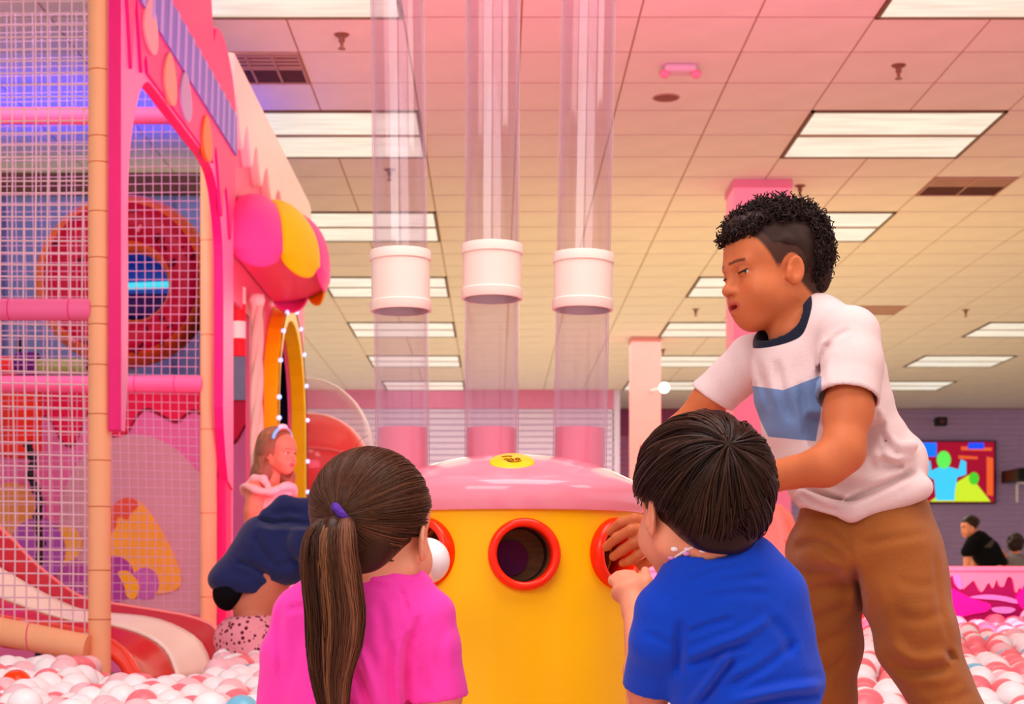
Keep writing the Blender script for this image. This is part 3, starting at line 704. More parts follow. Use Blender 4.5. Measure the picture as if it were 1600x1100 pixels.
ch = smooth_pts([P(42, 690, 8.4), P(52, 720, 8.4), P(48, 745, 8.4), P(62, 780, 8.4), P(58, 815, 8.4), P(64, 850, 8.4), P(60, 900, 8.4), P(62, 1000, 8.4), P(60, 1080, 8.4)], n=5)
obj('climbing_rope', MB().tube(ch, [.022+.008*math.sin(i*2.1) for i in range(len(ch))], 8), M['black'], smooth=True, label='black knotted climbing rope hanging behind the front net', cat='rope')
# candy cane post
c = P(374, 480, 8.6); cc = MB()
CCN = thing('candy_cane', (c[0], c[1], 0), 'short red and white striped candy stick hanging between pink facade and cream column', 'decoration')
for k in range(4):
    z = 1.76+k*.09
    obj('band', MB().lathe([(.0, z), (.034, z), (.034, z+.09), (.0, z+.09)], (c[0], c[1], 0), 20), M['cream'] if k % 2 else mat('cane_red', (232, 30, 46), .4, .4), CCN, smooth='auto')
obj('hook', MB().tube([(c[0], c[1], 2.11), (c[0], c[1], 2.3)], .012, 10), M['cream'], CCN, smooth='auto')

# second stretch of the front: wall, icing cornice, arched doorway, cream twisted column
XW = -1.33
W2 = thing('play_house_wing', (XW, 9.7, 0), 'rear wing of the pink play house with white icing dripping from its roof edge', 'play structure')
zt = wz(2.53)
ow = [(8.03, zt), (11.3, zt), (11.3, .05), (8.86, .05), (8.86, wz(1.35)), (8.03, wz(1.35))]
# wall with an arched opening 9.42..10.5, top 2.2
ar = [(9.36, .05), (9.36, 1.55)]+[(9.98-.62*math.cos(a), 1.55+.60*math.sin(a)) for a in np.linspace(0, math.pi, 17)]+[(10.6, 1.55), (10.6, .05)]
ow = [(8.03, zt), (11.3, zt), (11.3, .05)]+ar[::-1]+[(8.80, .05), (8.80, wz(1.4)), (8.03, wz(1.4))]
obj('wing_wall', MB().prism(ow, yz(XW), -.02, 0, capmat=0, sidemat=0), mat('wing_pink', (248, 110, 152), .45, .4, var=.03), W2)
dr = [(8.03, 2.72), (8.12, 2.60), (8.2, 2.42), (8.27, 2.36), (8.33, 2.5), (8.42, 2.62), (8.5, 2.45), (8.58, 2.34), (8.66, 2.5), (8.76, 2.58), (8.86, 2.40), (8.94, 2.32), (9.03, 2.46), (9.15, 2.56), (9.3, 2.36), (9.42, 2.3), (9.55, 2.5), (9.7, 2.55), (9.85, 2.38), (10.0, 2.34), (10.15, 2.5), (10.35, 2.56), (10.5, 2.38), (10.7, 2.34), (10.9, 2.5), (11.1, 2.45), (11.3, 2.5)]
obj('white_icing', MB().prism([(8.03, zt+.02)]+[tuple(q) for q in smooth_pts([(y_, 2.72+(z_-2.3)*.6) for y_, z_ in dr], n=5)]+[(11.3, zt+.02)], yz(XW), -.02, .05), M['cream'], W2, bevel=.015)
obj('roof_slab', MB().box((XW-.08, 8.03, zt), (XW+.045, 11.3, zt+.05)), M['cream'], W2, bevel=.015)
obj('red_jamb', MB().box((XW-.01, 8.98, .05), (XW+.03, 9.16, wz(1.55))), mat('jamb_red', (206, 24, 52), .45, .4, var=.05), W2, bevel=.01)
obj('partition', MB().box((XW-.34, 9.27, 1.60), (XW-.03, 9.30, 2.45)), M['grey'], W2)
# doorway
DW = thing('arched_doorway', (XW, 9.96, 0), 'yellow arched doorway into a dark room, edged with small blue-white bulbs', 'doorway')
oi = ar; oo = [(9.28, .05), (9.28, 1.55)]+[(9.98-.70*math.cos(a), 1.55+.69*math.sin(a)) for a in np.linspace(0, math.pi, 17)]+[(10.68, 1.55), (10.68, .05)]
obj('frame', MB().prism(oo+oi[::-1], yz(XW), .001, .09), mat('door_yellow', (255, 222, 8), .4, .4, var=.04), DW, bevel=.006)
rm = MB().box((XW-.30, 9.33, .04), (XW-.022, 10.63, 2.3))
rm.f = [f for i, f in enumerate(rm.f) if i != 3]; rm.m = rm.m[:len(rm.f)]
obj('dark_room', rm, mat('room_navy', (10, 12, 30), .8, .2, var=.1), DW, solid=.01)
for (px, py) in ((449, 548), (449, 620), (452, 672)):
    q = P(px, py, 10.45); q[0] = XW-.10; obj('led_bar', MB().box(q+(-.06, 0, -.014), q+(.05, .03, .014)), mat('blue_led', (20, 90, 230), .3, .3, emit=(30, 120, 255), estr=.8), DW)
bulb = mat('bulb_glow', (200, 225, 255), .3, .3, emit=(130, 175, 255), estr=1.2)
bl = MB(); bl.ball((0, 0, 0), .014, 10, 8); bme = bl.mesh('bulb'); bme.materials.append(bulb); bme.polygons.foreach_set('use_smooth', [True]*len(bme.polygons))
pth = [(9.28, z) for z in np.arange(.9, 1.55, .2)]+[(9.98-.70*math.cos(a), 1.55+.69*math.sin(a)) for a in np.linspace(.1, math.pi-.1, 10)]+[(10.68, z) for z in np.arange(.75, 1.55, .2)]
for (y, z) in pth: clone('bulb', bme, DW, (XW+.097, y, z))
obj('bulb_wire', MB().tube([(XW+.092, y, z) for y, z in pth], .003, 5), M['black'], DW)
# cream twisted column
cx_, cy_ = -1.275, 8.70
TC = thing('twisted_column', (cx_, cy_, 0), 'cream twisted rope-like column beside the arched doorway', 'column')
for k in range(3):
    obj('strand', MB().tube([(cx_+.016*math.cos(2.1*k+z*9), cy_+.016*math.sin(2.1*k+z*9), z) for z in np.linspace(.05, 2.08, 70)], .021, 10), mat('column_cream', (240, 208, 184), .5, .3, var=.05), TC, smooth=True)
obj('capital', MB().lathe([(0, 2.04), (.036, 2.04), (.045, 2.07), (.036, 2.10), (0, 2.10)], (cx_, cy_, 0), 20), M['cream'], TC, smooth=True)
# awning: half dome of pink and yellow gores with a scalloped edge
AW = thing('awning', (XW, 8.9, wz(1.5)), 'pink and yellow striped dome awning projecting from the play house', 'awning')
ac = np.array([XW+.01, 8.92, wz(1.645)]); RY, RX, RZ = .80, .40, .36
pk = mat('awning_pink', (246, 84, 168), .5, .35, var=.03); yl = mat('awning_yellow', (255, 226, 0), .5, .35, var=.03)
ng = 5
for k in range(ng):
    a0 = -math.pi/2+math.pi*k/ng; a1 = -math.pi/2+math.pi*(k+1)/ng
    def dome(u, v):
        a = a0+(a1-a0)*u; e = (1-v)*math.pi/2*.985
        if v <= .8:
            e = (1-v/.8)*math.pi/2*.985
            r = math.cos(e)**.8; h = math.sin(e)**.85
            bul = 1+.05*math.sin(math.pi*u)*math.sin(math.pi*min(1, v/.8))
            return (ac[0]+RX*r*bul*math.cos(a), ac[1]+RY*r*bul*math.sin(a), ac[2]+RZ*h*bul)
        d_ = (v-.8)/.2; sc = math.sin(math.pi*u)**.6
        return (ac[0]+RX*(1-.06*d_)*math.cos(a), ac[1]+RY*(1-.06*d_)*math.sin(a), ac[2]-d_*(.015+.075*sc))
    obj('gore', MB().grid(dome, 12, 30), yl if k % 2 else pk, AW, smooth=True, solid=.012, fixn=False)
obj('underside', MB().lathe([(0, 0), (.93, 0), (.93, .02), (0, .02)], ac+(0, 0, -.02), 32, a0=-math.pi/2, a1=math.pi/2, sx=RX, sy=RY), M['hot'], AW)
# clear bubble with a red seat behind the doorway
Yb = 13.3; bc_ = P(480, 722, Yb)
BB = thing('bubble_dome', (bc_[0], bc_[1], 0), 'clear plastic bubble dome with a red shell inside, behind the girl ponytail', 'bubble dome')
br = S(108, Yb)
obj('bubble', MB().ball(bc_, br, 48, 28, sc=(1, 1, 1.22)), clear_mat('bubble_clear', (252, 246, 248), edge=.65, haze=.05, hazecol=(235, 220, 225)), BB, smooth=True)
obj('red_shell', MB().ball(bc_+(0.03, 0, -.07), br*.88, 40, 24, sc=(1, 1, .95)), mat('shell_red', (244, 40, 40), .3, .5, var=.14, vscale=3), BB, smooth=True)
obj('stand', MB().lathe([(0, 0), (.32, 0), (.30, .3), (.36, bc_[2]-br*1.0), (0, bc_[2]-br*1.0)], (bc_[0], bc_[1], 0), 32), M['mag'], BB, smooth='auto')
obj('seam_ring', MB().torus(bc_+(0.03, 0, -.07), br*.89, .012, ax=np.array([[1, 0, 0], [0, .95, .3], [0, -.3, .95]]) , seg=48, sub=6), mat('coral_seam', (252, 110, 110), .4, .4), BB, smooth=True)

# ------------------------------------------------------------------ slide
SL = thing('slide', P(150, 1050, 6.1)*np.array([1, 1, 0]), 'curving red and cream slide coming down into the balls', 'slide')
rows = {
 'r0': [(-420, 900, 5.70), (-180, 955, 5.72), (0, 1008, 5.76), (100, 1014, 5.78), (160, 1020, 5.78), (190, 1042, 5.76), (205, 1075, 5.70)],
 'r1': [(-420, 840, 5.86), (-180, 920, 5.86), (0, 966, 5.88), (100, 982, 5.9), (165, 1000, 5.9), (198, 1026, 5.86), (218, 1062, 5.78)],
 'rb': [(-420, 856, 6.06), (-180, 932, 6.06), (0, 972, 6.06), (100, 990, 6.08), (170, 1008, 6.06), (215, 1036, 6.0), (240, 1070, 5.9)],
 'r2': [(-420, 760, 6.30), (-180, 865, 6.30), (0, 937, 6.30), (100, 970, 6.30), (165, 978, 6.30), (222, 995, 6.28), (258, 1020, 6.2), (276, 1064, 6.05)],
 'r3': [(-420, 650, 6.44), (-180, 790, 6.44), (0, 890, 6.44), (60, 925, 6.44), (120, 953, 6.44), (165, 960, 6.44), (235, 967, 6.42), (285, 985, 6.38), (318, 1012, 6.3), (333, 1060, 6.2)],
 'r4': [(-420, 480, 6.62), (-180, 680, 6.62), (0, 828, 6.62), (50, 880, 6.62), (120, 933, 6.62), (165, 944, 6.62), (240, 956, 6.6), (300, 967, 6.56), (338, 985, 6.5), (362, 1030, 6.4)]}
def resamp(pts, n=40):
    q = np.array(smooth_pts([P(*p) for p in pts], n=10)); L = np.concatenate([[0], np.cumsum(np.linalg.norm(np.diff(q, axis=0), axis=1))]); L /= L[-1]
    return np.column_stack([np.interp(np.linspace(0, 1, n), L, q[:, i]) for i in range(3)])
R_ = {k: resamp(v) for k, v in rows.items()}
def strip(keys, nsub=6):
    pr = [R_[k] for k in keys]; g = MB()
    cols = []
    for i in range(len(pr[0])):
        cols.append(smooth_pts([p[i] for p in pr], n=nsub) if len(pr) > 2 else [pr[0][i]*(1-s)+pr[1][i]*s for s in np.linspace(0, 1, nsub+1)])
    m_ = len(cols[0]); n = len(cols)
    return g.add([p for c in cols for p in c], [(i*m_+j, (i+1)*m_+j, (i+1)*m_+j+1, i*m_+j+1) for i in range(n-1) for j in range(m_-1)])
obj('slide_bed', strip(['r1', 'rb', 'r2']), mat('slide_red', (212, 8, 4), .25, .5, var=.04, coat=.2), SL, smooth=True, solid=.015)
obj('slide_wall', strip(['r2', 'r3']), mat('slide_cream', (250, 234, 212), .25, .5, var=.03, coat=.2), SL, smooth=True, solid=.02)
obj('slide_flange', strip(['r3', 'r4']), mat('slide_dark_red', (188, 34, 50), .4, .4, var=.04), SL, smooth=True, solid=.015)
obj('slide_side', strip(['r0', 'r1']), mat('slide_orange_red', (240, 60, 40), .3, .5, var=.04), SL, smooth=True, solid=.015)
obj('slide_lip', MB().tube(R_['r1'], .016, 10), mat('slide_lip', (246, 84, 62), .3, .5), SL, smooth=True)
obj('slide_lip', MB().tube(R_['r4'], .014, 10), mat('slide_rail', (244, 140, 130), .3, .5), SL, smooth=True)

# ------------------------------------------------------------------ pit balls
BR = .0415
def surf(x, y):
    k = min(1, max(0, (x+.2)/1.2)); return (.325+(y-3.9)*.020)*(1-k)+(.315+(y-3.9)*.040)*k
balls = []
sp = .075; row = 0; y = 3.55
while y < 6.98:
    x = -.34*y-.25+(row % 2)*sp/2
    while x < .36*y+.3:
        if not ((x < -1.30 and y > 6.7) or math.hypot(x-XM, y-YM) < RM+.05):
            zz = surf(x, y)+random.uniform(-.022, .020)+.012*math.sin(5*x+3*y)
            px = VX+F*x/y; py = VY-F*(zz-CZ)/y
            lim = 1022 if px < 150 else 1050 if px < 338 else 1012 if px < 440 else 0
            if py > lim:
                balls.append((x+random.uniform(-.012, .012), y+random.uniform(-.012, .012), zz-BR))
        x += sp
    y += sp*.87; row += 1
colours = {'white': (252, 246, 246), 'pink': (250, 128, 138), 'rose': (252, 200, 206), 'blue': (120, 196, 226), 'orange': (252, 70, 22)}
def ball_mat(n, c):
    m = mat('ball_'+n, c, .28, .5, var=.02, vscale=4, coat=.15, sss=.0); return m
BM = {n: ball_mat(n, c) for n, c in colours.items()}
b0 = MB().ball((0, 0, 0), BR, 24, 16); bmes = {}
for n in colours:
    me = b0.mesh('pit_ball_'+n); me.materials.append(BM[n]); me.polygons.foreach_set('use_smooth', [True]*len(me.polygons)); bmes[n] = me
def pick(x):
    r = random.random()
    if x < 0: return 'white' if r < .58 else 'pink' if r < .80 else 'rose' if r < .95 else 'blue' if r < .98 else 'orange'
    return 'white' if r < .52 else 'pink' if r < .86 else 'rose' if r < .95 else 'blue' if r < .98 else 'orange'
vis = []; oth = []
for (x, y, z) in balls:
    px = VX+F*x/y; py = VY-F*(z+BR*.7-CZ)/y; c = pick(x)
    seen = -15 < px < 1615 and py < 1118 and (px < 440 or px > 1480+(py-960)*.2 or (1318 < px < 1430 and py > 940))
    if px < 425 and y > 5.7: seen = seen and px > 335
    (vis if seen else oth).append((F*BR/y, x, y, z, c))
vis.sort(reverse=True); oth += vis[300:]; vis = vis[:300]
rare = {}
for (_, x, y, z, c) in vis:
    reg = 'heaped below the slide at the left' if x < 0 else 'heaped at the right around the standing boy'
    word = {'white': 'white', 'pink': 'coral pink', 'rose': 'pale rose', 'blue': 'light blue', 'orange': 'bright orange'}[c]
    o = clone('pit_ball', bmes[c], None, (x, y, z))
    tag(o, '%s plastic play ball %s' % (word, reg), 'ball', '%s balls at the %s' % (word, 'left' if x < 0 else 'right'))
    if c in ('blue', 'orange'): rare.setdefault((word, x < 0), []).append((x/y, o))
onum = ['leftmost', 'second from left', 'third from left', 'fourth from left', 'fifth from left', 'sixth from left', 'seventh from left', 'eighth from left', 'ninth from left', 'tenth from left']
for (word, lft), lst in rare.items():
    lst.sort(key=lambda q: q[0])
    for i, (_, o) in enumerate(lst):
        if i < 10: o['label'] = '%s plastic ball, %s of that colour %s' % (word, onum[i], 'below the slide' if lft else 'around the standing boy')
lo = MB().ball((0, 0, 0), BR, 11, 7); lv = np.array(lo.v); lf = np.array(lo.f)
names = list(colours)
V = []; Q = []; mi = []; n = 0
for (_, x, y, z, c) in oth:
    V.append(lv+(x, y, z)); Q.append(lf+n); n += len(lv); mi += [names.index(c)]*len(lf)
# a second, lower layer that closes the gaps
for (x, y, z) in balls[::1]:
    if y > 5.9 or 520 < VX+F*x/y < 1220: continue
    V.append(lv+(x+sp*.5, y+sp*.3, z-.052)); Q.append(lf+n); n += len(lv); mi += [names.index(random.choice(['white', 'pink', 'rose']))]*len(lf)
me = bpy.data.meshes.new('pit_balls'); V = np.concatenate(V); Q = np.concatenate(Q)
me.from_pydata(V.tolist(), [], Q.tolist()); 
for nme in names: me.materials.append(BM[nme])
me.polygons.foreach_set('material_index', mi); me.polygons.foreach_set('use_smooth', [True]*len(me.polygons))
obj('pit_balls', me, [], label='mass of white and pink plastic balls filling the pit', cat='balls', kind='stuff')
obj('pit_bed', MB().grid(lambda u, v: (-3+6.5*u, 1.6+5.38*v, .012), 4, 4), mat('pit_mat', (236, 170, 176), .8, .2, var=.05), smooth=True, label='pink padded floor of the ball pit under the balls', cat='mat', solid=.01)
# ------------------------------------------------------------------ sculpting kit: smooth unions on a voxel grid, skinned by surface nets
class Sculpt:
    def __init__(s, lo, hi, h):
        s.lo = np.array(lo, float); s.h = h; s.n = np.ceil((np.array(hi, float)-s.lo)/h).astype(int)+1
        s.F = np.full(s.n, .05, np.float32); s.post = []
        s.ax = [(s.lo[i]+h*np.arange(s.n[i])).astype(np.float32) for i in range(3)]
    def _win(s, lo, hi):
        a = np.clip(np.floor((np.array(lo)-s.lo)/s.h).astype(int), 0, s.n); b = np.clip(np.ceil((np.array(hi)-s.lo)/s.h).astype(int)+1, 0, s.n)
        return tuple(slice(a[i], b[i]) for i in range(3))
    def op(s, fn, lo, hi, k=.01, mode='u'):
        w_ = s._win(np.array(lo)-k-.006, np.array(hi)+k+.006)
        f = s.F[w_]
        if f.size == 0: return s
        X = s.ax[0][w_[0]][:, None, None]; Y = s.ax[1][w_[1]][None, :, None]; Z = s.ax[2][w_[2]][None, None, :]
        d = fn(X, Y, Z)
        if mode == 'u':
            h = np.maximum(k-np.abs(f-d), 0)/k; s.F[w_] = np.minimum(f, d)-h*h*k*.25
        elif mode == 's':
            d = -d; h = np.maximum(k-np.abs(f-d), 0)/k; s.F[w_] = np.maximum(f, d)+h*h*k*.25
        return s
    def rc(s, a, ra, b, rb, k=.01, mode='u', flat=None):
        a = np.array(a, float); b = np.array(b, float); ab = b-a; L2 = ab@ab+1e-12
        def fn(X, Y, Z):
            x, y, z = X-a[0], Y-a[1], Z-a[2]
            if flat is not None:
                n, q = flat; t0 = (x*n[0]+y*n[1]+z*n[2])*(1/q-1); x = x+n[0]*t0; y = y+n[1]*t0; z = z+n[2]*t0
            t = np.clip((x*ab[0]+y*ab[1]+z*ab[2])/L2, 0, 1)
            return np.sqrt((x-t*ab[0])**2+(y-t*ab[1])**2+(z-t*ab[2])**2)-(ra+(rb-ra)*t)
        r = max(ra, rb)
        return s.op(fn, np.minimum(a, b)-r, np.maximum(a, b)+r, k, mode)
    def chain(s, pts, rs, k=.008, mode='u', flat=None):
        for i in range(len(pts)-1): s.rc(pts[i], rs[i], pts[i+1], rs[i+1], k, mode, flat)
        return s
    def ell(s, c, r, R=None, k=.01, mode='u', cut=None):
        c = np.array(c, float); r = np.array(r if hasattr(r, '__len__') else [r]*3, float); R = np.eye(3) if R is None else np.array(R)
        def fn(X, Y, Z):
            x, y, z = X-c[0], Y-c[1], Z-c[2]
            u = (x*R[0, 0]+y*R[1, 0]+z*R[2, 0])/r[0]; v = (x*R[0, 1]+y*R[1, 1]+z*R[2, 1])/r[1]; w_ = (x*R[0, 2]+y*R[1, 2]+z*R[2, 2])/r[2]
            k0 = np.sqrt(u*u+v*v+w_*w_); k1 = np.sqrt((u/r[0])**2+(v/r[1])**2+(w_/r[2])**2)+1e-9
            d = k0*(k0-1)/k1
            if cut is not None: n, o_ = cut; d = np.maximum(d, o_-(x*n[0]+y*n[1]+z*n[2]))
            return d
        m = np.abs(R)@r
        return s.op(fn, c-m, c+m, k, mode)
    def cut(s, p, n, k=.004):
        """remove the half space on the +n side of p"""
        n = np.array(n, float)/np.linalg.norm(n)
        X, Y, Z = s.ax[0][:, None, None], s.ax[1][None, :, None], s.ax[2][None, None, :]
        d = ((X-p[0])*n[0]+(Y-p[1])*n[1]+(Z-p[2])*n[2]).astype(np.float32); f = s.F
        h = np.maximum(k-np.abs(f-d), 0)/k; s.F = np.maximum(f, d)+h*h*k*.25
        return s
    def noise(s, amp, scale, seed=1, n=7, stretch=(1, 1, 1)):
        g = np.random.default_rng(seed); X, Y, Z = s.ax[0][:, None, None], s.ax[1][None, :, None], s.ax[2][None, None, :]
        idx = np.where(np.abs(s.F) < .03); x, y, z = s.ax[0][idx[0]], s.ax[1][idx[1]], s.ax[2][idx[2]]
        d = np.zeros(len(x), np.float32); wx = np.sin(y*scale*.5+seed)*.6
        for i in range(n):
            v = g.normal(size=3)*np.array(stretch); v /= np.linalg.norm(v); q = scale*g.uniform(.6, 1.6)
            d += np.sin(q*(x*v[0]+y*v[1]+z*v[2])+g.uniform(0, 6.28)+wx)
        s.F[idx] += (amp/math.sqrt(n)*d).astype(np.float32); return s
    def folds(s, lst, ymax):
        """cloth creases: each (polyline in px, width px, depth); depth > 0 presses in, < 0 raises, on the side towards -Y"""
        idx = np.where(np.abs(s.F) < .03); x, y, z = s.ax[0][idx[0]], s.ax[1][idx[1]], s.ax[2][idx[2]]
        px = VX+F*x/y; py = VY-F*(z-CZ)/y; side = np.clip((ymax-y)/.02, 0, 1); add = np.zeros(len(x), np.float32)
        for pl, w_, amp in lst:
            pl = np.array(smooth_pts(pl, n=5) if len(pl) > 2 else pl, float)
            m = (px > pl[:, 0].min()-3*w_) & (px < pl[:, 0].max()+3*w_) & (py > pl[:, 1].min()-3*w_) & (py < pl[:, 1].max()+3*w_)
            qx, qy = px[m], py[m]; best = np.full(len(qx), 1e9); bt = np.zeros(len(qx)); n = len(pl)-1
            for i in range(n):
                a, e = pl[i], pl[i+1]-pl[i]; t = np.clip(((qx-a[0])*e[0]+(qy-a[1])*e[1])/(e@e+1e-9), 0, 1)
                d = np.hypot(qx-a[0]-t*e[0], qy-a[1]-t*e[1]); b = d < best; best[b] = d[b]; bt[b] = ((i+t)/n)[b]
            tap = np.clip(np.minimum(bt, 1-bt)/.22, 0, 1)**.7
            add[m] += amp*tap*(np.exp(-(best/w_)**2)-.35*np.exp(-((best-1.7*w_)/w_)**2))
        s.F[idx] += (add*side).astype(np.float32); return s
    def mesh(s, name, smooth=1):
        F = s.F; I = F < 0; nx, ny, nz = F.shape
        c = np.zeros((nx-1, ny-1, nz-1), np.uint8)
        for i in (0, 1):
            for j in (0, 1):
                for k in (0, 1): c += I[i:nx-1+i, j:ny-1+j, k:nz-1+k]
        A = np.argwhere((c > 0) & (c < 8)); N = len(A)
        idx = np.full(c.shape, -1, np.int32); idx[A[:, 0], A[:, 1], A[:, 2]] = np.arange(N)
        acc = np.zeros((N, 3)); cnt = np.zeros(N)
        cs = [(i, j, k) for i in (0, 1) for j in (0, 1) for k in (0, 1)]
        for p in cs:
            for ax in range(3):
                if p[ax]: continue
                q = list(p); q[ax] = 1
                f0 = F[A[:, 0]+p[0], A[:, 1]+p[1], A[:, 2]+p[2]]; f1 = F[A[:, 0]+q[0], A[:, 1]+q[1], A[:, 2]+q[2]]
                m = (f0 < 0) != (f1 < 0); t = f0[m]/(f0[m]-f1[m])
                pt = np.tile(np.array(p, float), (m.sum(), 1)); pt[:, ax] += t
                acc[m] += pt; cnt[m] += 1
        V = (A+acc/cnt[:, None])*s.h+s.lo
        Q = []
        for ax in range(3):
            sl0 = [slice(None)]*3; sl1 = [slice(None)]*3; sl0[ax] = slice(0, -1); sl1[ax] = slice(1, None)
            a, b = I[tuple(sl0)], I[tuple(sl1)]
            E = np.argwhere(a != b); u, v = (ax+1) % 3, (ax+2) % 3
            E = E[(E[:, u] > 0) & (E[:, v] > 0) & (E[:, u] < F.shape[u]-1) & (E[:, v] < F.shape[v]-1)]
            fl_ = a[E[:, 0], E[:, 1], E[:, 2]]
            def g(du, dv):
                e = E.copy(); e[:, u] -= du; e[:, v] -= dv; return idx[e[:, 0], e[:, 1], e[:, 2]]
            q = np.column_stack([g(1, 1), g(0, 1), g(0, 0), g(1, 0)]); q[~fl_] = q[~fl_][:, ::-1]; Q.append(q)
        Q = np.concatenate(Q); Q = Q[(Q >= 0).all(1)]
        for _ in range(smooth):
            a2 = np.zeros_like(V); n2 = np.zeros(N)
            for k in range(4):
                np.add.at(a2, Q[:, k], V[Q[:, (k+1) % 4]]+V[Q[:, k-1]]); np.add.at(n2, Q[:, k], 2)
            ok = n2 > 0; V[ok] = V[ok]*.5+.5*a2[ok]/n2[ok, None]
        s.V, s.Q = V, Q
        me = fast_mesh(name, V, Q); me.polygons.foreach_set('use_smooth', [True]*len(me.polygons)); return me

def paint(me, cols, name='Col'):
    a = me.color_attributes.new(name, 'FLOAT_COLOR', 'POINT'); c = np.ones((len(me.vertices), 4), np.float32); c[:, :cols.shape[1]] = cols
    a.data.foreach_set('color', c.ravel())
def lin(r, g, b): return np.array(srgb(r, g, b)[:3])
def fattr(me, name, vals):
    a = me.attributes.new(name, 'FLOAT', 'POINT'); a.data.foreach_set('value', np.asarray(vals, np.float32))
def join_meshes(name, meshes):
    Vs = []; Qs = []; cs = []; n = 0
    for me in meshes:
        k = len(me.vertices); co = np.empty(k*3, np.float32); me.vertices.foreach_get('co', co); Vs.append(co.reshape(-1, 3))
        li = np.empty(len(me.loops), np.int32); me.loops.foreach_get('vertex_index', li); Qs.append(li.reshape(-1, 4)+n); n += k
        c = np.empty(k*4, np.float32); me.color_attributes['Col'].data.foreach_get('color', c); cs.append(c.reshape(-1, 4))
    out = fast_mesh(name, np.concatenate(Vs), np.concatenate(Qs)); out.polygons.foreach_set('use_smooth', [True]*len(out.polygons)); paint(out, np.concatenate(cs)); return out

def strands(name, paths, rad, cols, sides=3):
    """paths N,K,3; rad N,K (or scalar); cols N,3 -> one mesh of thin tapered tubes"""
    Pn = np.asarray(paths, float); N, K, _ = Pn.shape; rad = np.broadcast_to(np.asarray(rad, float), (N, K))
    T = np.gradient(Pn, axis=1); T /= np.linalg.norm(T, axis=2, keepdims=True)+1e-9
    ref = rng.normal(size=(N, 1, 3)); U = np.cross(T, np.broadcast_to(ref, T.shape)); U /= np.linalg.norm(U, axis=2, keepdims=True)+1e-9
    W = np.cross(T, U); V = np.empty((N, K, sides, 3))
    for k in range(sides):
        a = 2*math.pi*k/sides; V[:, :, k] = Pn+rad[..., None]*(math.cos(a)*U+math.sin(a)*W)
    base = (np.arange(N)*K*sides)[:, None, None]+(np.arange(K-1)*sides)[None, :, None]; k0 = np.arange(sides)[None, None, :]; k1 = (k0+1) % sides
    Q = np.stack([base+k0, base+k1, base+sides+k1, base+sides+k0], -1).reshape(-1, 4)
    me = fast_mesh(name, V.reshape(-1, 3), Q); me.polygons.foreach_set('use_smooth', [True]*len(me.polygons))
    paint(me, np.repeat(np.asarray(cols), K*sides, axis=0)); return me

def hair_mat(name, rough=.42): return mat(name, (80, 50, 35), rough, .35, attr='Col')
def skin_mat(name): return mat(name, (220, 150, 120), .48, .35, var=.04, vscale=30, attr='Col', bump=.04, bscale=400)
def frame(fwd, up=(0, 0, 1), roll=0):
    f = np.array(fwd, float); f /= np.linalg.norm(f); u = np.array(up, float); u = u-f*(u@f); u /= np.linalg.norm(u)
    r = np.cross(f, u)
    if roll:
        c, s_ = math.cos(roll), math.sin(roll); r, u = c*r+s_*u, c*u-s_*r
    return np.column_stack([r, f, u])     # columns: right, forward, up

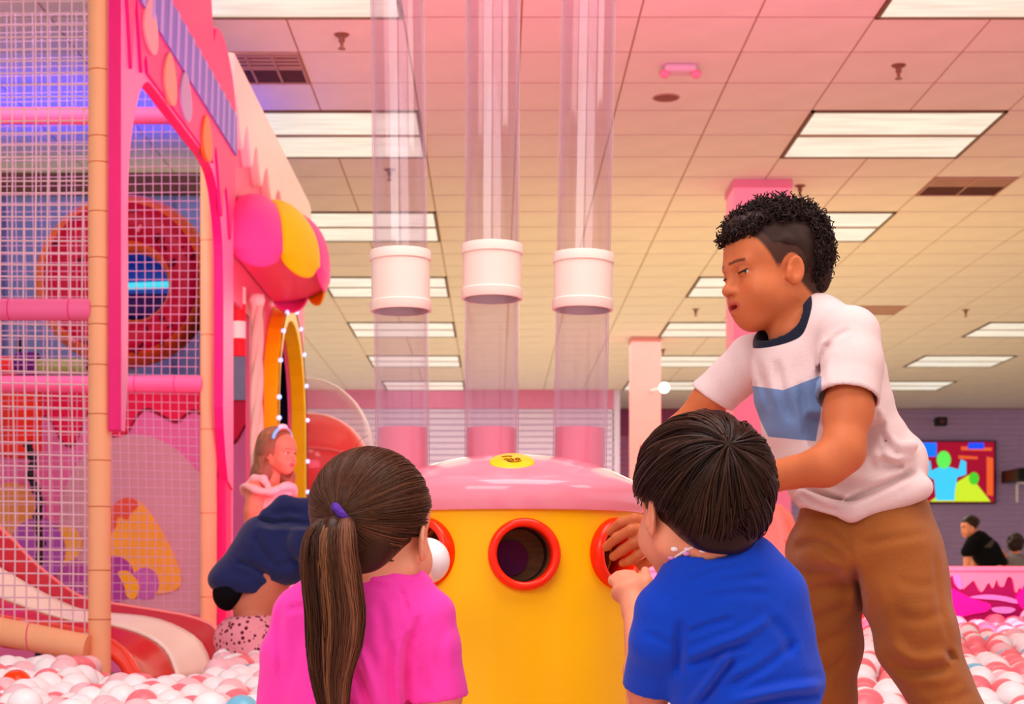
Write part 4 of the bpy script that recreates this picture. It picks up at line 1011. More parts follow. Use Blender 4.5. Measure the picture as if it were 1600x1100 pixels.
class Head:
    def __init__(s, o, R, sc): s.o = np.array(o, float); s.R = R; s.sc = sc
    def L(s, p): return s.o+s.sc*(s.R@np.array(p, float))
    def inv(s, V): return ((np.asarray(V)-s.o)@s.R)/s.sc
    def sculpt(s, S_, mouth=0.0, lid=.35, detail=True):
        q = s.sc; L, R = s.L, s.R
        E = lambda c, r, k=.01, mode='u', Rl=None, cut=None: S_.ell(L(c), np.array(r)*q, R if Rl is None else R@Rl, k*q, mode, cut)
        C = lambda a, ra, b, rb, k=.01, mode='u': S_.rc(L(a), ra*q, L(b), rb*q, k*q, mode)
        E((0, -.014, .032), (.074, .092, .080)); E((0, .030, -.030), (.056, .054, .066), .03); E((0, .040, .034), (.058, .046, .046), .03)
        for sg in (-1, 1):
            C((sg*.046, .002, -.050), .022, (0, .058, -.080), .019, .03)
            E((sg*.034, .056, -.040), (.027, .027, .027), .028)
        E((0, .068, -.083), (.018, .015, .014), .02)
        if detail:
            C((-.036, .074, .015), .008, (0, .083, .012), .008, .018); C((.036, .074, .015), .008, (0, .083, .012), .008, .018)
            E((0, .076, -.056), (.030, .020, .024), .02)
            for sg in (-1, 1): E((sg*.030, .094, -.001), (.016, .012, .0095), .012, 's')
            C((0, .080, .004), .0065, (0, .100, -.027), .0095, .014); E((0, .1015, -.030), (.0105, .0095, .0090), .006)
            for sg in (-1, 1):
                E((sg*.0115, .0915, -.033), (.0075, .0085, .0068), .006); E((sg*.0065, .0985, -.0395), (.0032, .0045, .0035), .003, 's')
                C((sg*.019, .0850, -.0560), .0035, (0, .0965, -.0530), .0056, .006); C((sg*.016, .0845, -.0620-mouth*.5), .0035, (0, .0935, -.0655-mouth), .0062, .006)
            if mouth: E((0, .096, -.0592-mouth*.5), (.014, .018, .0022+mouth*.55), .003, 's')
            else: C((-.018, .0885, -.0592), .0012, (.018, .0885, -.0592), .0012, .003, 's'); C((-.01, .098, -.0592), .0012, (.01, .098, -.0592), .0012, .003, 's')
            for sg in (-1, 1):
                ec = (sg*.0300, .0735, -.001)
                up = R@np.array([0, .35, 1.]); up /= np.linalg.norm(up); dn = R@np.array([0, .35, -1.]); dn /= np.linalg.norm(dn)
                E(ec, (.0145, .0142, .0142), .003, cut=(up, (.0045-lid*.010)*q)); E(ec, (.0143, .0140, .0140), .003, cut=(dn, .0058*q))
        for sg in (-1, 1):
            a = sg*.42; Rl = np.array([[math.cos(a), -math.sin(a), 0], [math.sin(a), math.cos(a), 0], [0, 0, 1]])
            t_ = .18; Rl = Rl@np.array([[1, 0, 0], [0, math.cos(t_), -math.sin(t_)], [0, math.sin(t_), math.cos(t_)]])
            E((sg*.0775, .000, -.016), (.0068, .0165, .0270), .006, Rl=Rl)
            E((sg*.0840, -.0005, -.013), (.0058, .0098, .0170), .006, 's', Rl=Rl); C((sg*.073, .014, -.026), .0055, (sg*.076, .012, -.016), .004, .006)
        return s
    def colour(s, V, base, lip, brow, blush=.12, browk=1.8, fade=None):
        p = s.inv(V); c = np.tile(base, (len(p), 1)).astype(float)
        def mix(m, col): 
            m = np.clip(m, 0, 1)[:, None]; c[:] = c*(1-m)+m*col
        for sg in (-1, 1):
            d = np.sqrt(((p[:, 0]-sg*.036)/.022)**2+((p[:, 1]-.075)/.03)**2+((p[:, 2]+.035)/.018)**2); mix(blush*2*(1-d), base*np.array([1.1, .62, .60]))
            d = np.sqrt(((p[:, 0]-sg*.076)/.03)**2+((p[:, 1])/.03)**2+((p[:, 2]+.014)/.04)**2); mix(.3*(1-d), base*np.array([1.05, .7, .65]))
        d = np.sqrt((p[:, 0]/.022)**2+((p[:, 1]-.092)/.016)**2+((p[:, 2]+.0592)/.0115)**2); mix((1.15-d)*4, lip)
        for sg in (-1, 1):
            x = p[:, 0]*sg; zc = .0185+.10*np.clip(x-.012, 0, .012)-.16*np.clip(x-.034, 0, 1); f = (x > .009) & (x < .046) & (p[:, 1] > .045)
            mix(np.where(f, (1-np.abs(p[:, 2]-zc)/.0042)*browk, 0), brow)
            d = np.sqrt(((p[:, 0]-sg*.030)/.017)**2+((p[:, 2]+.000)/.009)**2); mix(np.where((p[:, 1] > .06), .25*(1.2-d), 0), base*.55)
        if fade is not None:      # close-cropped hair growing out of the scalp
            hl = .062-1.9*np.clip(.062-p[:, 1], 0, .034)*np.clip(np.abs(p[:, 0])/.045, 0, 1)**2-.9*np.clip(.02-p[:, 1], 0, 1)
            m = np.clip((p[:, 2]-hl)/.012+.5, 0, 1)*np.clip((.075-p[:, 1])/.02, 0, 1)*np.where((np.abs(p[:, 0]) > .064) & ((p[:, 1]/.0215)**2+((p[:, 2]+.014)/.031)**2 < 1), 0, 1); mix(m*.95, fade)
        return c
    def eyes(s, par, look=(0, 1, -.25), iris=(50, 28, 18), lid=.35):
        for sg in (-1, 1):
            c = s.L((sg*.0300, .0735, -.001)); q = s.sc
            e = obj('eye', MB().ball(c, .0128*q, 20, 14), mat('eye_white', (214, 190, 176), .2, .5), par, smooth=True)
            d = np.array(look, float); d /= np.linalg.norm(d); A = s.R@frame(d, (0, 0, 1)); A = np.column_stack([A[:, 0], A[:, 2], A[:, 1]])
            obj('iris', MB().lathe([(0, .0133*q), (.003*q, .0132*q), (.0064*q, .0117*q), (.0070*q, .0106*q)], c, 20, ax=A), mat('iris', iris, .15, .6), e, smooth=True)
            z0 = .0045-lid*.010
            pts = []
            for t in np.linspace(-.95, .95, 9):
                x = .0142*math.sin(t*1.35); y = .0142*math.cos(t*1.35)*1.0; n = np.array([0, .35, 1.])/math.hypot(.35, 1)
                v = np.array([x, y, 0]); off = z0-v@n; v = v+np.array([0, 0, off/n[2]]); v = v/np.linalg.norm(v)*.0146
                pts.append(s.L(np.array((sg*.0300, .0735, -.001))+v))
            obj('lashes', MB().tube(pts, [.0008*q]+[.0014*q]*7+[.0008*q], 6), M['black'], par, smooth=True)
    def scalp(s, dirs, infl):
        """points on an inflated skull in direction dirs (N,3 local)"""
        r = np.array([.074, .092, .080])+infl; c = np.array([0, -.014, .032])
        return s.o+s.sc*((dirs*r+c)@s.R.T)

def slerp(a, b, t):
    """a,b (N,3) unit; t (K,) -> N,K,3"""
    d = np.clip((a*b).sum(1), -1, 1); w_ = np.arccos(d)[:, None]; sw_ = np.sin(w_)+1e-6; t = t[None, :]
    return (np.sin((1-t)*w_)/sw_)[..., None]*a[:, None]+(np.sin(t*w_)/sw_)[..., None]*b[:, None]
def unit(v): v = np.asarray(v, float); return v/np.linalg.norm(v, axis=-1, keepdims=True)
def bounds(pts, m): pts = np.array(pts); return pts.min(0)-m, pts.max(0)+m
def hue(base, n, amp=.3, seed=0):
    g = np.random.default_rng(seed); f = np.exp(g.normal(0, amp, (n, 1))); w_ = 1+g.normal(0, .05, (n, 3)); return np.clip(np.asarray(base)*f*w_, .002, .9)
def masked(name, base, masks, rough=.85, var=.04, bump=.25, bscale=500, sheen=.15):
    """cloth with colour blocks: each mask attribute > 0 takes its own colour"""
    m = mat(name, base, rough, .2, var=var, vscale=14, bump=bump, bscale=bscale, sheen=sheen); nt = m.node_tree; b = nt.nodes['Principled BSDF']
    for (att, col) in masks:
        lk = b.inputs['Base Color'].links; src = lk[0].from_socket if lk else None
        a = nt.nodes.new('ShaderNodeAttribute'); a.attribute_name = att
        g = nt.nodes.new('ShaderNodeMath'); g.operation = 'MULTIPLY'; g.inputs[1].default_value = 900; g.use_clamp = True; nt.links.new(a.outputs['Fac'], g.inputs[0])
        mx = nt.nodes.new('ShaderNodeMix'); mx.data_type = 'RGBA'; nt.links.new(g.outputs[0], mx.inputs[0])
        if src: nt.links.new(src, mx.inputs[6])
        else: mx.inputs[6].default_value = srgb(*base)
        mx.inputs[7].default_value = srgb(*col); nt.links.new(mx.outputs[2], b.inputs['Base Color'])
    return m
def poly_sd(px, py, poly):
    """signed distance (inside > 0), in pixels, of points to a polygon"""
    poly = np.array(poly, float); d = np.full(px.shape, 1e9); ins = np.zeros(px.shape, bool)
    for i in range(len(poly)):
        a, b = poly[i], poly[(i+1) % len(poly)]; e = b-a; wx, wy = px-a[0], py-a[1]
        t = np.clip((wx*e[0]+wy*e[1])/(e@e), 0, 1); d = np.minimum(d, np.hypot(wx-t*e[0], wy-t*e[1]))
        ins ^= ((a[1] > py) != (b[1] > py)) & (px < (b[0]-a[0])*(py-a[1])/(b[1]-a[1]+1e-12)+a[0])
    return np.where(ins, d, -d)
def topx(V): V = np.asarray(V); return VX+F*V[:, 0]/V[:, 1], VY-F*(V[:, 2]-CZ)/V[:, 1]
# ------------------------------------------------------------------ the standing boy
def boy_standing():
    T = thing('person', P(1380, 1400, 2.82)*np.array([1, 1, 0]), 'standing child in a pale pink tee with navy collar and brown trousers, leaning over', 'person')
    skin = lin(204, 112, 68)
    H = Head(P(1209, 423, 2.82), frame((-.94, -.32, -.15), (-.15, 0, 1)), .93)
    # body: head and neck finely, then the arms
    S1 = Sculpt(H.o-(.17, .13, .17), H.o+(.13, .13, .16), .0022)
    H.sculpt(S1, mouth=.003, lid=.14)
    S1.rc(H.L((0, -.030, -.040)), .046, P(1243, 520, 2.82), .047, .02)
    m1 = S1.mesh('h'); paint(m1, H.colour(S1.V, skin, lin(190, 82, 66), lin(90, 46, 30), .3, 1.3, lin(58, 38, 32)))
    S2 = Sculpt(*bounds([P(930, 860, 3.2), P(1360, 480, 2.55), P(1250, 850, 2.6)], .05), .0032)
    S2.rc(P(1243, 500, 2.82), .046, P(1255, 560, 2.82), .05, .02); S2.rc(P(1200, 590, 2.86), .03, P(1310, 580, 2.78), .03, .03)
    # near arm
    S2.chain([P(1328, 545, 2.71), P(1326, 640, 2.69), P(1316, 706, 2.665), P(1290, 728, 2.66), P(1190, 748, 2.72), P(1110, 775, 2.80)], [.030, .038, .034, .031, .025, .020], .02)
    S2.chain([P(1110, 775, 2.80), P(1075, 800, 2.86)], [.022, .024], .015)
    for k, (dx, dy, dY) in enumerate(((-22, 8, .05), (-24, 18, .045), (-22, 28, .04), (-18, 36, .03))):
        a = np.array(P(1072, 792+8*k, 2.87)); S2.chain([a, P(1072+dx*.6, 792+8*k+dy*.5, 2.87+dY), P(1072+dx, 792+8*k+dy*1.2, 2.87+dY*2)], [.0095, .0085, .0075], .006)
    S2.chain([P(1090, 795, 2.83), P(1070, 825, 2.83), P(1060, 842, 2.85)], [.011, .0095, .008], .008)
    # far arm and the hand reaching into the port
    S2.chain([P(1160, 570, 2.92), P(1108, 625, 2.95), P(1058, 680, 2.98), P(1046, 705, 2.99), P(1037, 790, 3.05), P(1032, 815, 3.08)], [.024, .029, .0285, .027, .023, .021], .02)
    S2.ell(P(1018, 838, 3.10), (.034, .020, .040), frame((-.4, .6, -.5), (.8, 0, .6)), .014)
    S2.rc(P(1032, 815, 3.08), .025, P(1020, 838, 3.095), .027, .012)
    fp = [[(1012, 815, 3.095), (992, 811, 3.09), (970, 817, 3.105), (953, 831, 3.13)], [(1010, 828, 3.088), (986, 828, 3.08), (964, 840, 3.10), (947, 855, 3.13)],
          [(1012, 843, 3.088), (990, 848, 3.085), (972, 860, 3.105), (958, 870, 3.13)], [(1016, 856, 3.092), (998, 866, 3.09), (984, 876, 3.105), (972, 880, 3.13)]]
    for f_, r in zip(fp, (.0098, .0100, .0098, .0088)): S2.chain([P(*q) for q in f_], [r*1.08, r*1.06, r, r*.86], .0035)
    S2.chain([P(1030, 848, 3.10), P(1018, 874, 3.11), P(1004, 884, 3.13), P(997, 880, 3.15)], [.014, .0115, .010, .0085], .006)
    m2 = S2.mesh('arms'); paint(m2, np.tile(skin, (len(S2.V), 1)))
    # legs under the trousers and bare feet on the pit floor
    S3 = Sculpt(*bounds([P(1200, 500, 2.9), P(1640, 1448, 2.6), P(1300, 1448, 3.0)], .06), .006)
    S3.chain([P(1252, 555, 2.83), P(1280, 620, 2.835), P(1335, 740, 2.835), P(1350, 830, 2.835)], [.045, .055, .060, .062], .03)
    S3.chain([P(1350, 830, 2.84), P(1292, 900, 2.88), P(1290, 1150, 2.90)], [.05, .044, .042], .03); S3.chain([P(1350, 830, 2.83), P(1404, 900, 2.79), P(1480, 1130, 2.74)], [.05, .044, .042], .03); S3.rc(P(1270, 585, 2.83), .035, P(1318, 590, 2.75), .030, .02); S3.rc(P(1262, 585, 2.84), .035, P(1180, 575, 2.91), .026, .02)
    for (a, b, ft) in ((P(1290, 1150, 2.90), P(1296, 1395, 2.92), (-.12, -.02)), (P(1480, 1130, 2.74), P(1545, 1395, 2.72), (-.10, -.06))):
        S3.rc(a, .045, b, .034, .02); e = np.array([b[0], b[1], .03]); S3.rc(b, .034, e, .03, .02); S3.rc(e, .03, e+(ft[0], ft[1], -.008), .022, .02)
    m3 = S3.mesh('legs'); paint(m3, np.tile(skin, (len(S3.V), 1)))
    sm = skin_mat('skin_brown')
    body = obj('body', join_meshes('body', [m1, m2, m3]), sm, T)
    H.eyes(T, look=(-.55, 1, -.22), lid=.14)
    nails = MB()
    for f_ in fp:
        q = P(*f_[-1]); w_ = P(*f_[-2]); d = unit(q-w_); nails.ball(q-d*.003+(0, -.0062, .002), .0042, 8, 6, sc=(1, .5, 1.1))
    o = obj('fingernails', nails, mat('nail', (216, 140, 112), .3, .5), body, smooth=True); o['kind'] = 'stuff'
    # shirt
    S4 = Sculpt(*bounds([P(1070, 455, 2.6), P(1470, 830, 3.06), P(1470, 455, 2.6)], .03), .0034)
    y0 = 2.83
    for (px, py, hw, hd, Y) in ((1245, 515, 52, .060, 2.83), (1262, 550, 92, .078, 2.835), (1280, 600, 104, .092, 2.835), (1292, 650, 104, .094, 2.835), (1312, 700, 104, .096, 2.835), (1335, 745, 100, .098, 2.835)):
        S4.ell(P(px, py, Y), (S(hw, Y), hd, .052), frame((-.2, 1, 0), (-.32, 0, 1)), .05)
    S4.ell(P(1350, 775, 2.835), (S(96, 2.83), .100, .040), frame((-.2, 1, 0), (-.10, 0, 1)), .03)
    S4.rc(P(1285, 500, 2.80), .040, P(1330, 528, 2.74), .046, .03); S4.rc(P(1212, 540, 2.87), .034, P(1178, 562, 2.91), .042, .03)
    S4.chain([P(1330, 525, 2.73), P(1330, 570, 2.715), P(1325, 622, 2.69)], [.050, .052, .0535], .012)        # near sleeve
    S4.chain([P(1172, 562, 2.92), P(1146, 590, 2.935), P(1112, 624, 2.95)], [.040, .040, .0425], .014)         # far sleeve
    # waist gathers and folds
    S4.ell(P(1424, 722, 2.80), (.024, .03, .034), None, .03); S4.rc(P(1255, 778, 2.74), .016, P(1330, 798, 2.73), .016, .02); S4.rc(P(1330, 798, 2.73), .016, P(1440, 762, 2.76), .018, .02)
    S4.rc(P(1372, 648, 2.735), .010, P(1395, 700, 2.74), .006, .02); S4.rc(P(1395, 700, 2.735), .006, P(1425, 695, 2.75), .012, .02)
    S4.folds([([(1299, 535), (1286, 556), (1281, 597)], 6, .007), ([(1213, 562), (1223, 614), (1238, 660)], 7, .004), ([(1251, 596), (1256, 645), (1260, 690)], 6, .004), ([(1181, 556), (1192, 600), (1204, 640)], 6, .003),
              ([(1318, 786), (1367, 766), (1432, 735)], 6, .010), ([(1250, 757), (1289, 774), (1325, 785)], 5, .005), ([(1246, 770), (1282, 791), (1310, 798)], 4, .005), ([(1328, 668), (1341, 702), (1397, 719), (1432, 712)], 9, -.006),
              ([(1372, 714), (1394, 727), (1412, 728)], 6, .008), ([(1364, 630), (1377, 676), (1405, 712)], 6, .005), ([(1328, 514), (1305, 528), (1289, 544)], 4, .0025), ([(1155, 582), (1171, 606)], 6, .006), ([(1345, 640), (1352, 690), (1372, 735)], 8, .004), ([(1300, 735), (1350, 748), (1400, 742)], 9, -.004)], 2.83)
    S4.noise(.0018, 50, 3)
    # clean hems: sleeve mouths and shirt bottom
    d = unit(P(1325, 622, 2.69)-P(1330, 570, 2.715))
    def hem(S_, p, n, c, r):
        n = unit(n)
        def fn(X, Y, Z):
            a = -((X-p[0])*n[0]+(Y-p[1])*n[1]+(Z-p[2])*n[2])
            b = np.sqrt((X-c[0])**2+(Y-c[1])**2+(Z-c[2])**2)-r
            return np.maximum(a, b)
        S_.op(fn, np.array(c)-r, np.array(c)+r, .003, 's')
    hem(S4, P(1324, 626, 2.69), d+np.array([.0, 0, 0]), P(1322, 660, 2.69), .085)
    d2 = unit(P(1112, 622, 2.95)-P(1140, 580, 2.935)); hem(S4, P(1112, 622, 2.95), d2, P(1095, 648, 2.955), .075)
    S4.chain([P(1326, 612, 2.695), P(1318, 700, 2.67)], [.047, .047], .003, 's'); S4.chain([P(1120, 612, 2.945), P(1056, 690, 2.98)], [.0320, .0325], .003, 's')
    nc = P(1237, 517, 2.82); nn = unit(np.array([-.72, -.26, .62])); S4.rc(nc-nn*.012, .0480, nc+nn*.14, .058, .004, 's')
    me = S4.mesh('tee'); px, py = topx(S4.V)
    fattr(me, 'm1', np.where((S4.V[:, 1] < 2.86), poly_sd(px, py, [(1160, 600), (1195, 605), (1224, 609), (1252, 598), (1284, 586), (1284, 640), (1275, 690), (1240, 687), (1200, 683)])/1000, -1))
    rel = S4.V-nc; al = rel@nn; rad = np.linalg.norm(rel-al[:, None]*nn, axis=1); fattr(me, 'm3', np.where(al > -.05, .0665-rad, -1))
    sh = obj('tee_shirt', me, masked('tee_pale_pink', (234, 206, 202), [('m1', (112, 136, 178)), ('m3', (26, 28, 46))]), T)
    # trousers
    S5 = Sculpt(*bounds([P(1210, 760, 2.6), P(1580, 1400, 3.05), P(1640, 1400, 2.6)], .04), .0045)
    for (px, py, hw, hd) in ((1352, 795, 98, .092), (1350, 830, 106, .098), (1352, 865, 110, .104)):
        S5.ell(P(px, py, 2.835), (S(hw, 2.83), hd, .05), frame((-.2, 1, 0), (-.05, 0, 1)), .04)
    S5.chain([P(1292, 860, 2.875), P(1290, 930, 2.885), P(1292, 1010, 2.895), P(1286, 1100, 2.90), P(1294, 1240, 2.91), P(1298, 1385, 2.92)], [S(58, 2.87), S(56, 2.87), S(50, 2.88), S(47, 2.89), .050, .050], .03)
    S5.chain([P(1402, 860, 2.80), P(1414, 930, 2.79), P(1434, 1000, 2.77), P(1462, 1065, 2.76), P(1490, 1130, 2.745), P(1530, 1260, 2.73), P(1552, 1385, 2.72)], [S(66, 2.8), S(64, 2.8), S(57, 2.77), S(50, 2.76), S(47, 2.75), .050, .050], .03)
    S5.rc(P(1445, 870, 2.86), S(26, 2.8), P(1458, 930, 2.86), S(16, 2.8), .03)
    S5.folds([([(1321, 812), (1326, 850), (1331, 881)], 4, .003), ([(1331, 878), (1343, 923), (1345, 955)], 7, .008), ([(1240, 856), (1282, 850), (1322, 880)], 8, .007), ([(1280, 820), (1305, 838), (1326, 864)], 7, .005), ([(1240, 898), (1275, 892), (1318, 896)], 8, .005),
              ([(1246, 934), (1290, 920), (1334, 916)], 9, .005), ([(1252, 978), (1290, 962), (1328, 948)], 9, .006), ([(1262, 1020), (1290, 1004), (1326, 990)], 8, .005), ([(1268, 1060), (1300, 1045), (1322, 1030)], 8, .005),
              ([(1390, 1004), (1429, 1030), (1482, 1022)], 10, -.008), ([(1400, 1038), (1440, 1050), (1486, 1042)], 9, .007), ([(1480, 1014), (1490, 1034)], 6, .010), ([(1432, 1072), (1470, 1078), (1505, 1066)], 9, .005), ([(1345, 852), (1400, 842), (1452, 834)], 7, .003), ([(1400, 905), (1430, 915), (1462, 912)], 8, .003), ([(1400, 960), (1440, 968), (1476, 955)], 9, .004),
              ([(1460, 860), (1466, 930), (1484, 1005)], 5, .003), ([(1450, 1095), (1490, 1092), (1520, 1082)], 8, .005), ([(1370, 900), (1385, 960), (1400, 1010)], 10, -.003)], 2.86)
    S5.noise(.0026, 42, 9)
    S5.cut(P(1350, 778, 2.83), (-.05, 0, 1)); S5.cut(P(0, 1388, 2.83), (0, 0, -1))
    me = S5.mesh('trousers')
    obj('trousers', me, mat('trousers_brown', (158, 90, 38), .85, .2, var=.10, vscale=10, bump=.35, bscale=500, sheen=.2), T)
    sm_ = MB().tube(smooth_pts([P(1448, 800, 2.80), P(1462, 870, 2.79), P(1468, 930, 2.775), P(1484, 1000, 2.76), P(1502, 1060, 2.745), P(1522, 1110, 2.735)], n=5), .0025, 6)
    obj('side_seam', sm_, mat('seam_tan', (190, 120, 60), .85, .2), T, smooth=True)
    # hair: cropped sides, curls on top and at the nape
    S6 = Sculpt(H.o-(.16, .14, .14), H.o+(.15, .14, .17), .0030)
    R = H.R
    E = lambda c, r, k=.012, mode='u': S6.ell(H.L(c), np.array(r)*H.sc, R, k, mode)
    E((0, -.016, .036), (.0785, .096, .082)); E((0, .020, .086), (.058, .066, .026), .02); E((0, -.080, .020), (.056, .034, .064), .02); E((0, -.078, -.024), (.044, .022, .030), .02)
    E((0, .085, .000), (.12, .060, .066), .010, 's'); E((0, .06, -.085), (.12, .110, .080), .010, 's')
    for sg in (-1, 1): E((sg*.075, .012, -.030), (.024, .050, .062), .012, 's')
    S6.noise(.0016, 220, 5)
    hb = lin(46, 30, 26)
    me = S6.mesh('hair', 0); paint(me, np.tile(hb*1.5, (len(S6.V), 1)))
    hm_ = hair_mat('hair_black_brown', .55)
    hair = obj('hair', me, hm_, T)
    g = np.random.default_rng(4); N = 3000
    dirs = unit(g.normal(size=(N*6, 3))); lp = dirs*(np.array([.074, .092, .080])+.006)+np.array([0, -.014, .032])
    top = (lp[:, 2] > .066+np.abs(lp[:, 0])*.14) & (lp[:, 1] < .078)
    back = (lp[:, 1] < -.050) & (lp[:, 2] > -.046)
    front = (lp[:, 1] > .03) & (lp[:, 2] > .058) & (np.abs(lp[:, 0]) < .055)
    sel = np.where(top | back | front)[0][:N]; dirs = dirs[sel]; lp = lp[sel]; N = len(sel); K = 15
    t = np.linspace(0, 1, K)
    lift = (.004+g.uniform(0, .019, N))*np.where(lp[:, 2] > .06, 1.15, .75)
    ra = g.uniform(.003, .0062, N); tn = g.uniform(1.0, 2.1, N)*2*math.pi; ph = g.uniform(0, 6.28, N)
    n_ = dirs; u = unit(np.cross(n_, g.normal(size=(N, 3)))); v = np.cross(n_, u)
    base_ = lp[:, None]+n_[:, None]*(lift[:, None]*t[None])[..., None]
    cx_ = ra[:, None]*np.cos(tn[:, None]*t+ph[:, None])*np.minimum(1, t*4); sy_ = ra[:, None]*np.sin(tn[:, None]*t+ph[:, None])*np.minimum(1, t*4)
    drift = unit(np.array([0, .25, .1])+.5*g.normal(size=(N, 3)))[:, None]*(.006*t**2)[None, :, None]
    pa = base_+cx_[..., None]*u[:, None]+sy_[..., None]*v[:, None]+drift
    pw = H.o+H.sc*(pa@H.R.T)
    cu = obj('curls', strands('curls', pw, .0015*(1-.3*t)[None, :], hue(hb, N, .25, 3)), hm_, hair); cu['kind'] = 'stuff'
boy_standing()
# ------------------------------------------------------------------ the girl with the ponytail
SKIN2 = lin(238, 160, 128)
def hem_cut(S_, p, n, c, r):
    n = unit(n)
    def fn(X, Y, Z):
        return np.maximum(-((X-p[0])*n[0]+(Y-p[1])*n[1]+(Z-p[2])*n[2]), np.sqrt((X-c[0])**2+(Y-c[1])**2+(Z-c[2])**2)-r)
    S_.op(fn, np.array(c)-r, np.array(c)+r, .003, 's')
def girl_ponytail():
    T = thing('person', P(570, 1100, 2.36)*np.array([1, 1, 0]), 'child in a hot pink tee with a long brown ponytail, seen from behind', 'person')
    H = Head(P(586, 832, 2.33), frame((.40, .90, -.05)), .99)
    S1 = Sculpt(H.o-(.15, .15, .19), H.o+(.15, .15, .15), .0034)
    H.sculpt(S1); S1.rc(H.L((0, -.030, -.045)), .040, P(596, 925, 2.33), .037, .02)
    m1 = S1.mesh('h'); paint(m1, H.colour(S1.V, SKIN2, lin(210, 100, 90), lin(90, 56, 36)))
    # arms: right forearm up to the port with a ball in the hand
    S2 = Sculpt(*bounds([P(410, 1190, 2.1), P(740, 830, 2.95), P(740, 1190, 2.1), P(760, 1190, 2.95)], .06), .0034)
    S2.chain([P(600, 985, 2.345), P(660, 990, 2.335), P(686, 1080, 2.33), P(690, 1150, 2.38), P(678, 1060, 2.58), P(656, 905, 2.84)], [.022, .022, .030, .029, .025, .018], .02)
    hc_ = P(652, 880, 2.87); S2.rc(P(656, 905, 2.84), .019, hc_, .022, .014)
    S2.chain([P(652, 888, 2.86), P(656, 866, 2.86), P(652, 848, 2.87)], [.012, .0105, .0085], .006)
    for k in range(4):
        S2.chain([P(636, 872+7*k, 2.89), P(628, 862+8*k, 2.93), P(640, 856+9*k, 2.965), P(652, 858+9*k, 2.97)], [.0105, .009, .008, .007], .004)
    S2.chain([P(540, 990, 2.35), P(475, 990, 2.35), P(445, 1080, 2.37), P(438, 1160, 2.44), P(470, 1180, 2.60), P(520, 1160, 2.75)], [.022, .022, .026, .027, .024, .020], .02)
    h2 = P(545, 1140, 2.82); S2.rc(P(520, 1160, 2.75), .02, h2, .024, .014)
    for k in range(4): S2.chain([h2+(.012*k-.02, .01, .0), h2+(.012*k-.018, .05, .006), h2+(.012*k-.016, .075, -.006)], [.0095, .008, .007], .004)
    S2.chain([h2+(.02, -.01, 0), h2+(.042, .02, .004)], [.010, .008], .006)
    S2.rc(P(560, 960, 2.36), .045, P(560, 1090, 2.38), .05, .03); S2.rc(P(560, 1090, 2.38), .05, P(556, 1230, 2.38), .06, .03)
    m2 = S2.mesh('arms'); paint(m2, np.tile(SKIN2, (len(S2.V), 1)))
    # seated on her heels: hips, thighs, shins in the balls
    S3 = Sculpt((-.50, 2.15, .0), (.10, 2.95, .36), .008)
    for sg in (-1, 1): S3.chain([(-.20+sg*.07, 2.38, .25), (-.20+sg*.12, 2.74, .16), (-.20+sg*.10, 2.44, .07), (-.20+sg*.09, 2.28, .06)], [.075, .055, .045, .035], .03)
    m3 = S3.mesh('legs'); paint(m3, np.tile(SKIN2, (len(S3.V), 1)))
    obj('body', join_meshes('body', [m1, m2, m3]), skin_mat('skin_fair'), T)
    H.eyes(T, iris=(70, 44, 26))
    # tee
    S4 = Sculpt(*bounds([P(405, 870, 2.15), P(740, 1250, 2.56), P(405, 1250, 2.15)], .04), .0034)
    for (px, py, hw, hd, Y) in ((580, 925, 66, .056, 2.335), (566, 965, 104, .070, 2.345), (556, 1020, 112, .080, 2.35), (550, 1080, 108, .084, 2.355), (548, 1150, 106, .086, 2.36), (548, 1215, 108, .09, 2.365)):
        S4.ell(P(px, py, Y), (S(hw, Y), hd, .050), frame((.25, 1, 0)), .05)
    S4.ell(P(603, 903, 2.335), (.058, .054, .020), frame((.25, 1, 0), (.1, 0, 1)), .03)
    S4.rc(P(520, 925, 2.33), .034, P(470, 955, 2.335), .036, .03); S4.rc(P(625, 925, 2.325), .032, P(668, 965, 2.325), .038, .03)
    S4.chain([P(668, 968, 2.325), P(678, 1010, 2.325), P(688, 1092, 2.33)], [.036, .039, .0405], .012)
    S4.chain([P(470, 965, 2.335), P(452, 1020, 2.345), P(443, 1100, 2.37)], [.036, .038, .040], .014)
    hem_cut(S4, P(687, 1091, 2.33), unit(P(690, 1092, 2.33)-P(680, 1010, 2.325)), P(692, 1140, 2.33), .07)
    S4.chain([P(687, 1078, 2.33), P(690, 1150, 2.35)], [.0335, .034], .003, 's')
    S4.folds([([(642, 985), (635, 1040), (636, 1110)], 7, .008), ([(655, 962), (646, 1004)], 6, .005), ([(560, 1010), (580, 1060), (600, 1120)], 8, -.006), ([(548, 1030), (566, 1070), (580, 1120)], 7, .006), ([(530, 1070), (556, 1105)], 6, .006), ([(623, 915), (636, 950), (640, 985)], 4, .003),
              ([(565, 893), (590, 905), (612, 908)], 6, -.004), ([(446, 955), (470, 948), (492, 952)], 6, .004), ([(440, 940), (436, 1000), (440, 1060)], 6, .004), ([(610, 1000), (606, 1050), (615, 1110)], 7, .005), ([(660, 1040), (668, 1085)], 7, .003), ([(590, 940), (600, 980), (596, 1020)], 9, .003), ([(690, 985), (686, 1030), (694, 1080)], 8, .003)], 2.36)
    S4.noise(.0022, 48, 12)
    nc = P(605, 893, 2.335); nn = unit(np.array([.22, .12, 1.])); S4.rc(nc-nn*.004, .046, nc+nn*.12, .050, .006, 's')
    S4.cut(P(0, 1240, 2.35), (0, 0, -1))
    me = S4.mesh('tee'); obj('tee_shirt', me, mat('tee_hot_pink', (252, 66, 182), .85, .2, var=.03, bump=.25, bscale=500, sheen=.15), T)
    rel = S4.V-nc; al = rel@nn; rad = np.linalg.norm(rel-al[:, None]*nn, axis=1)
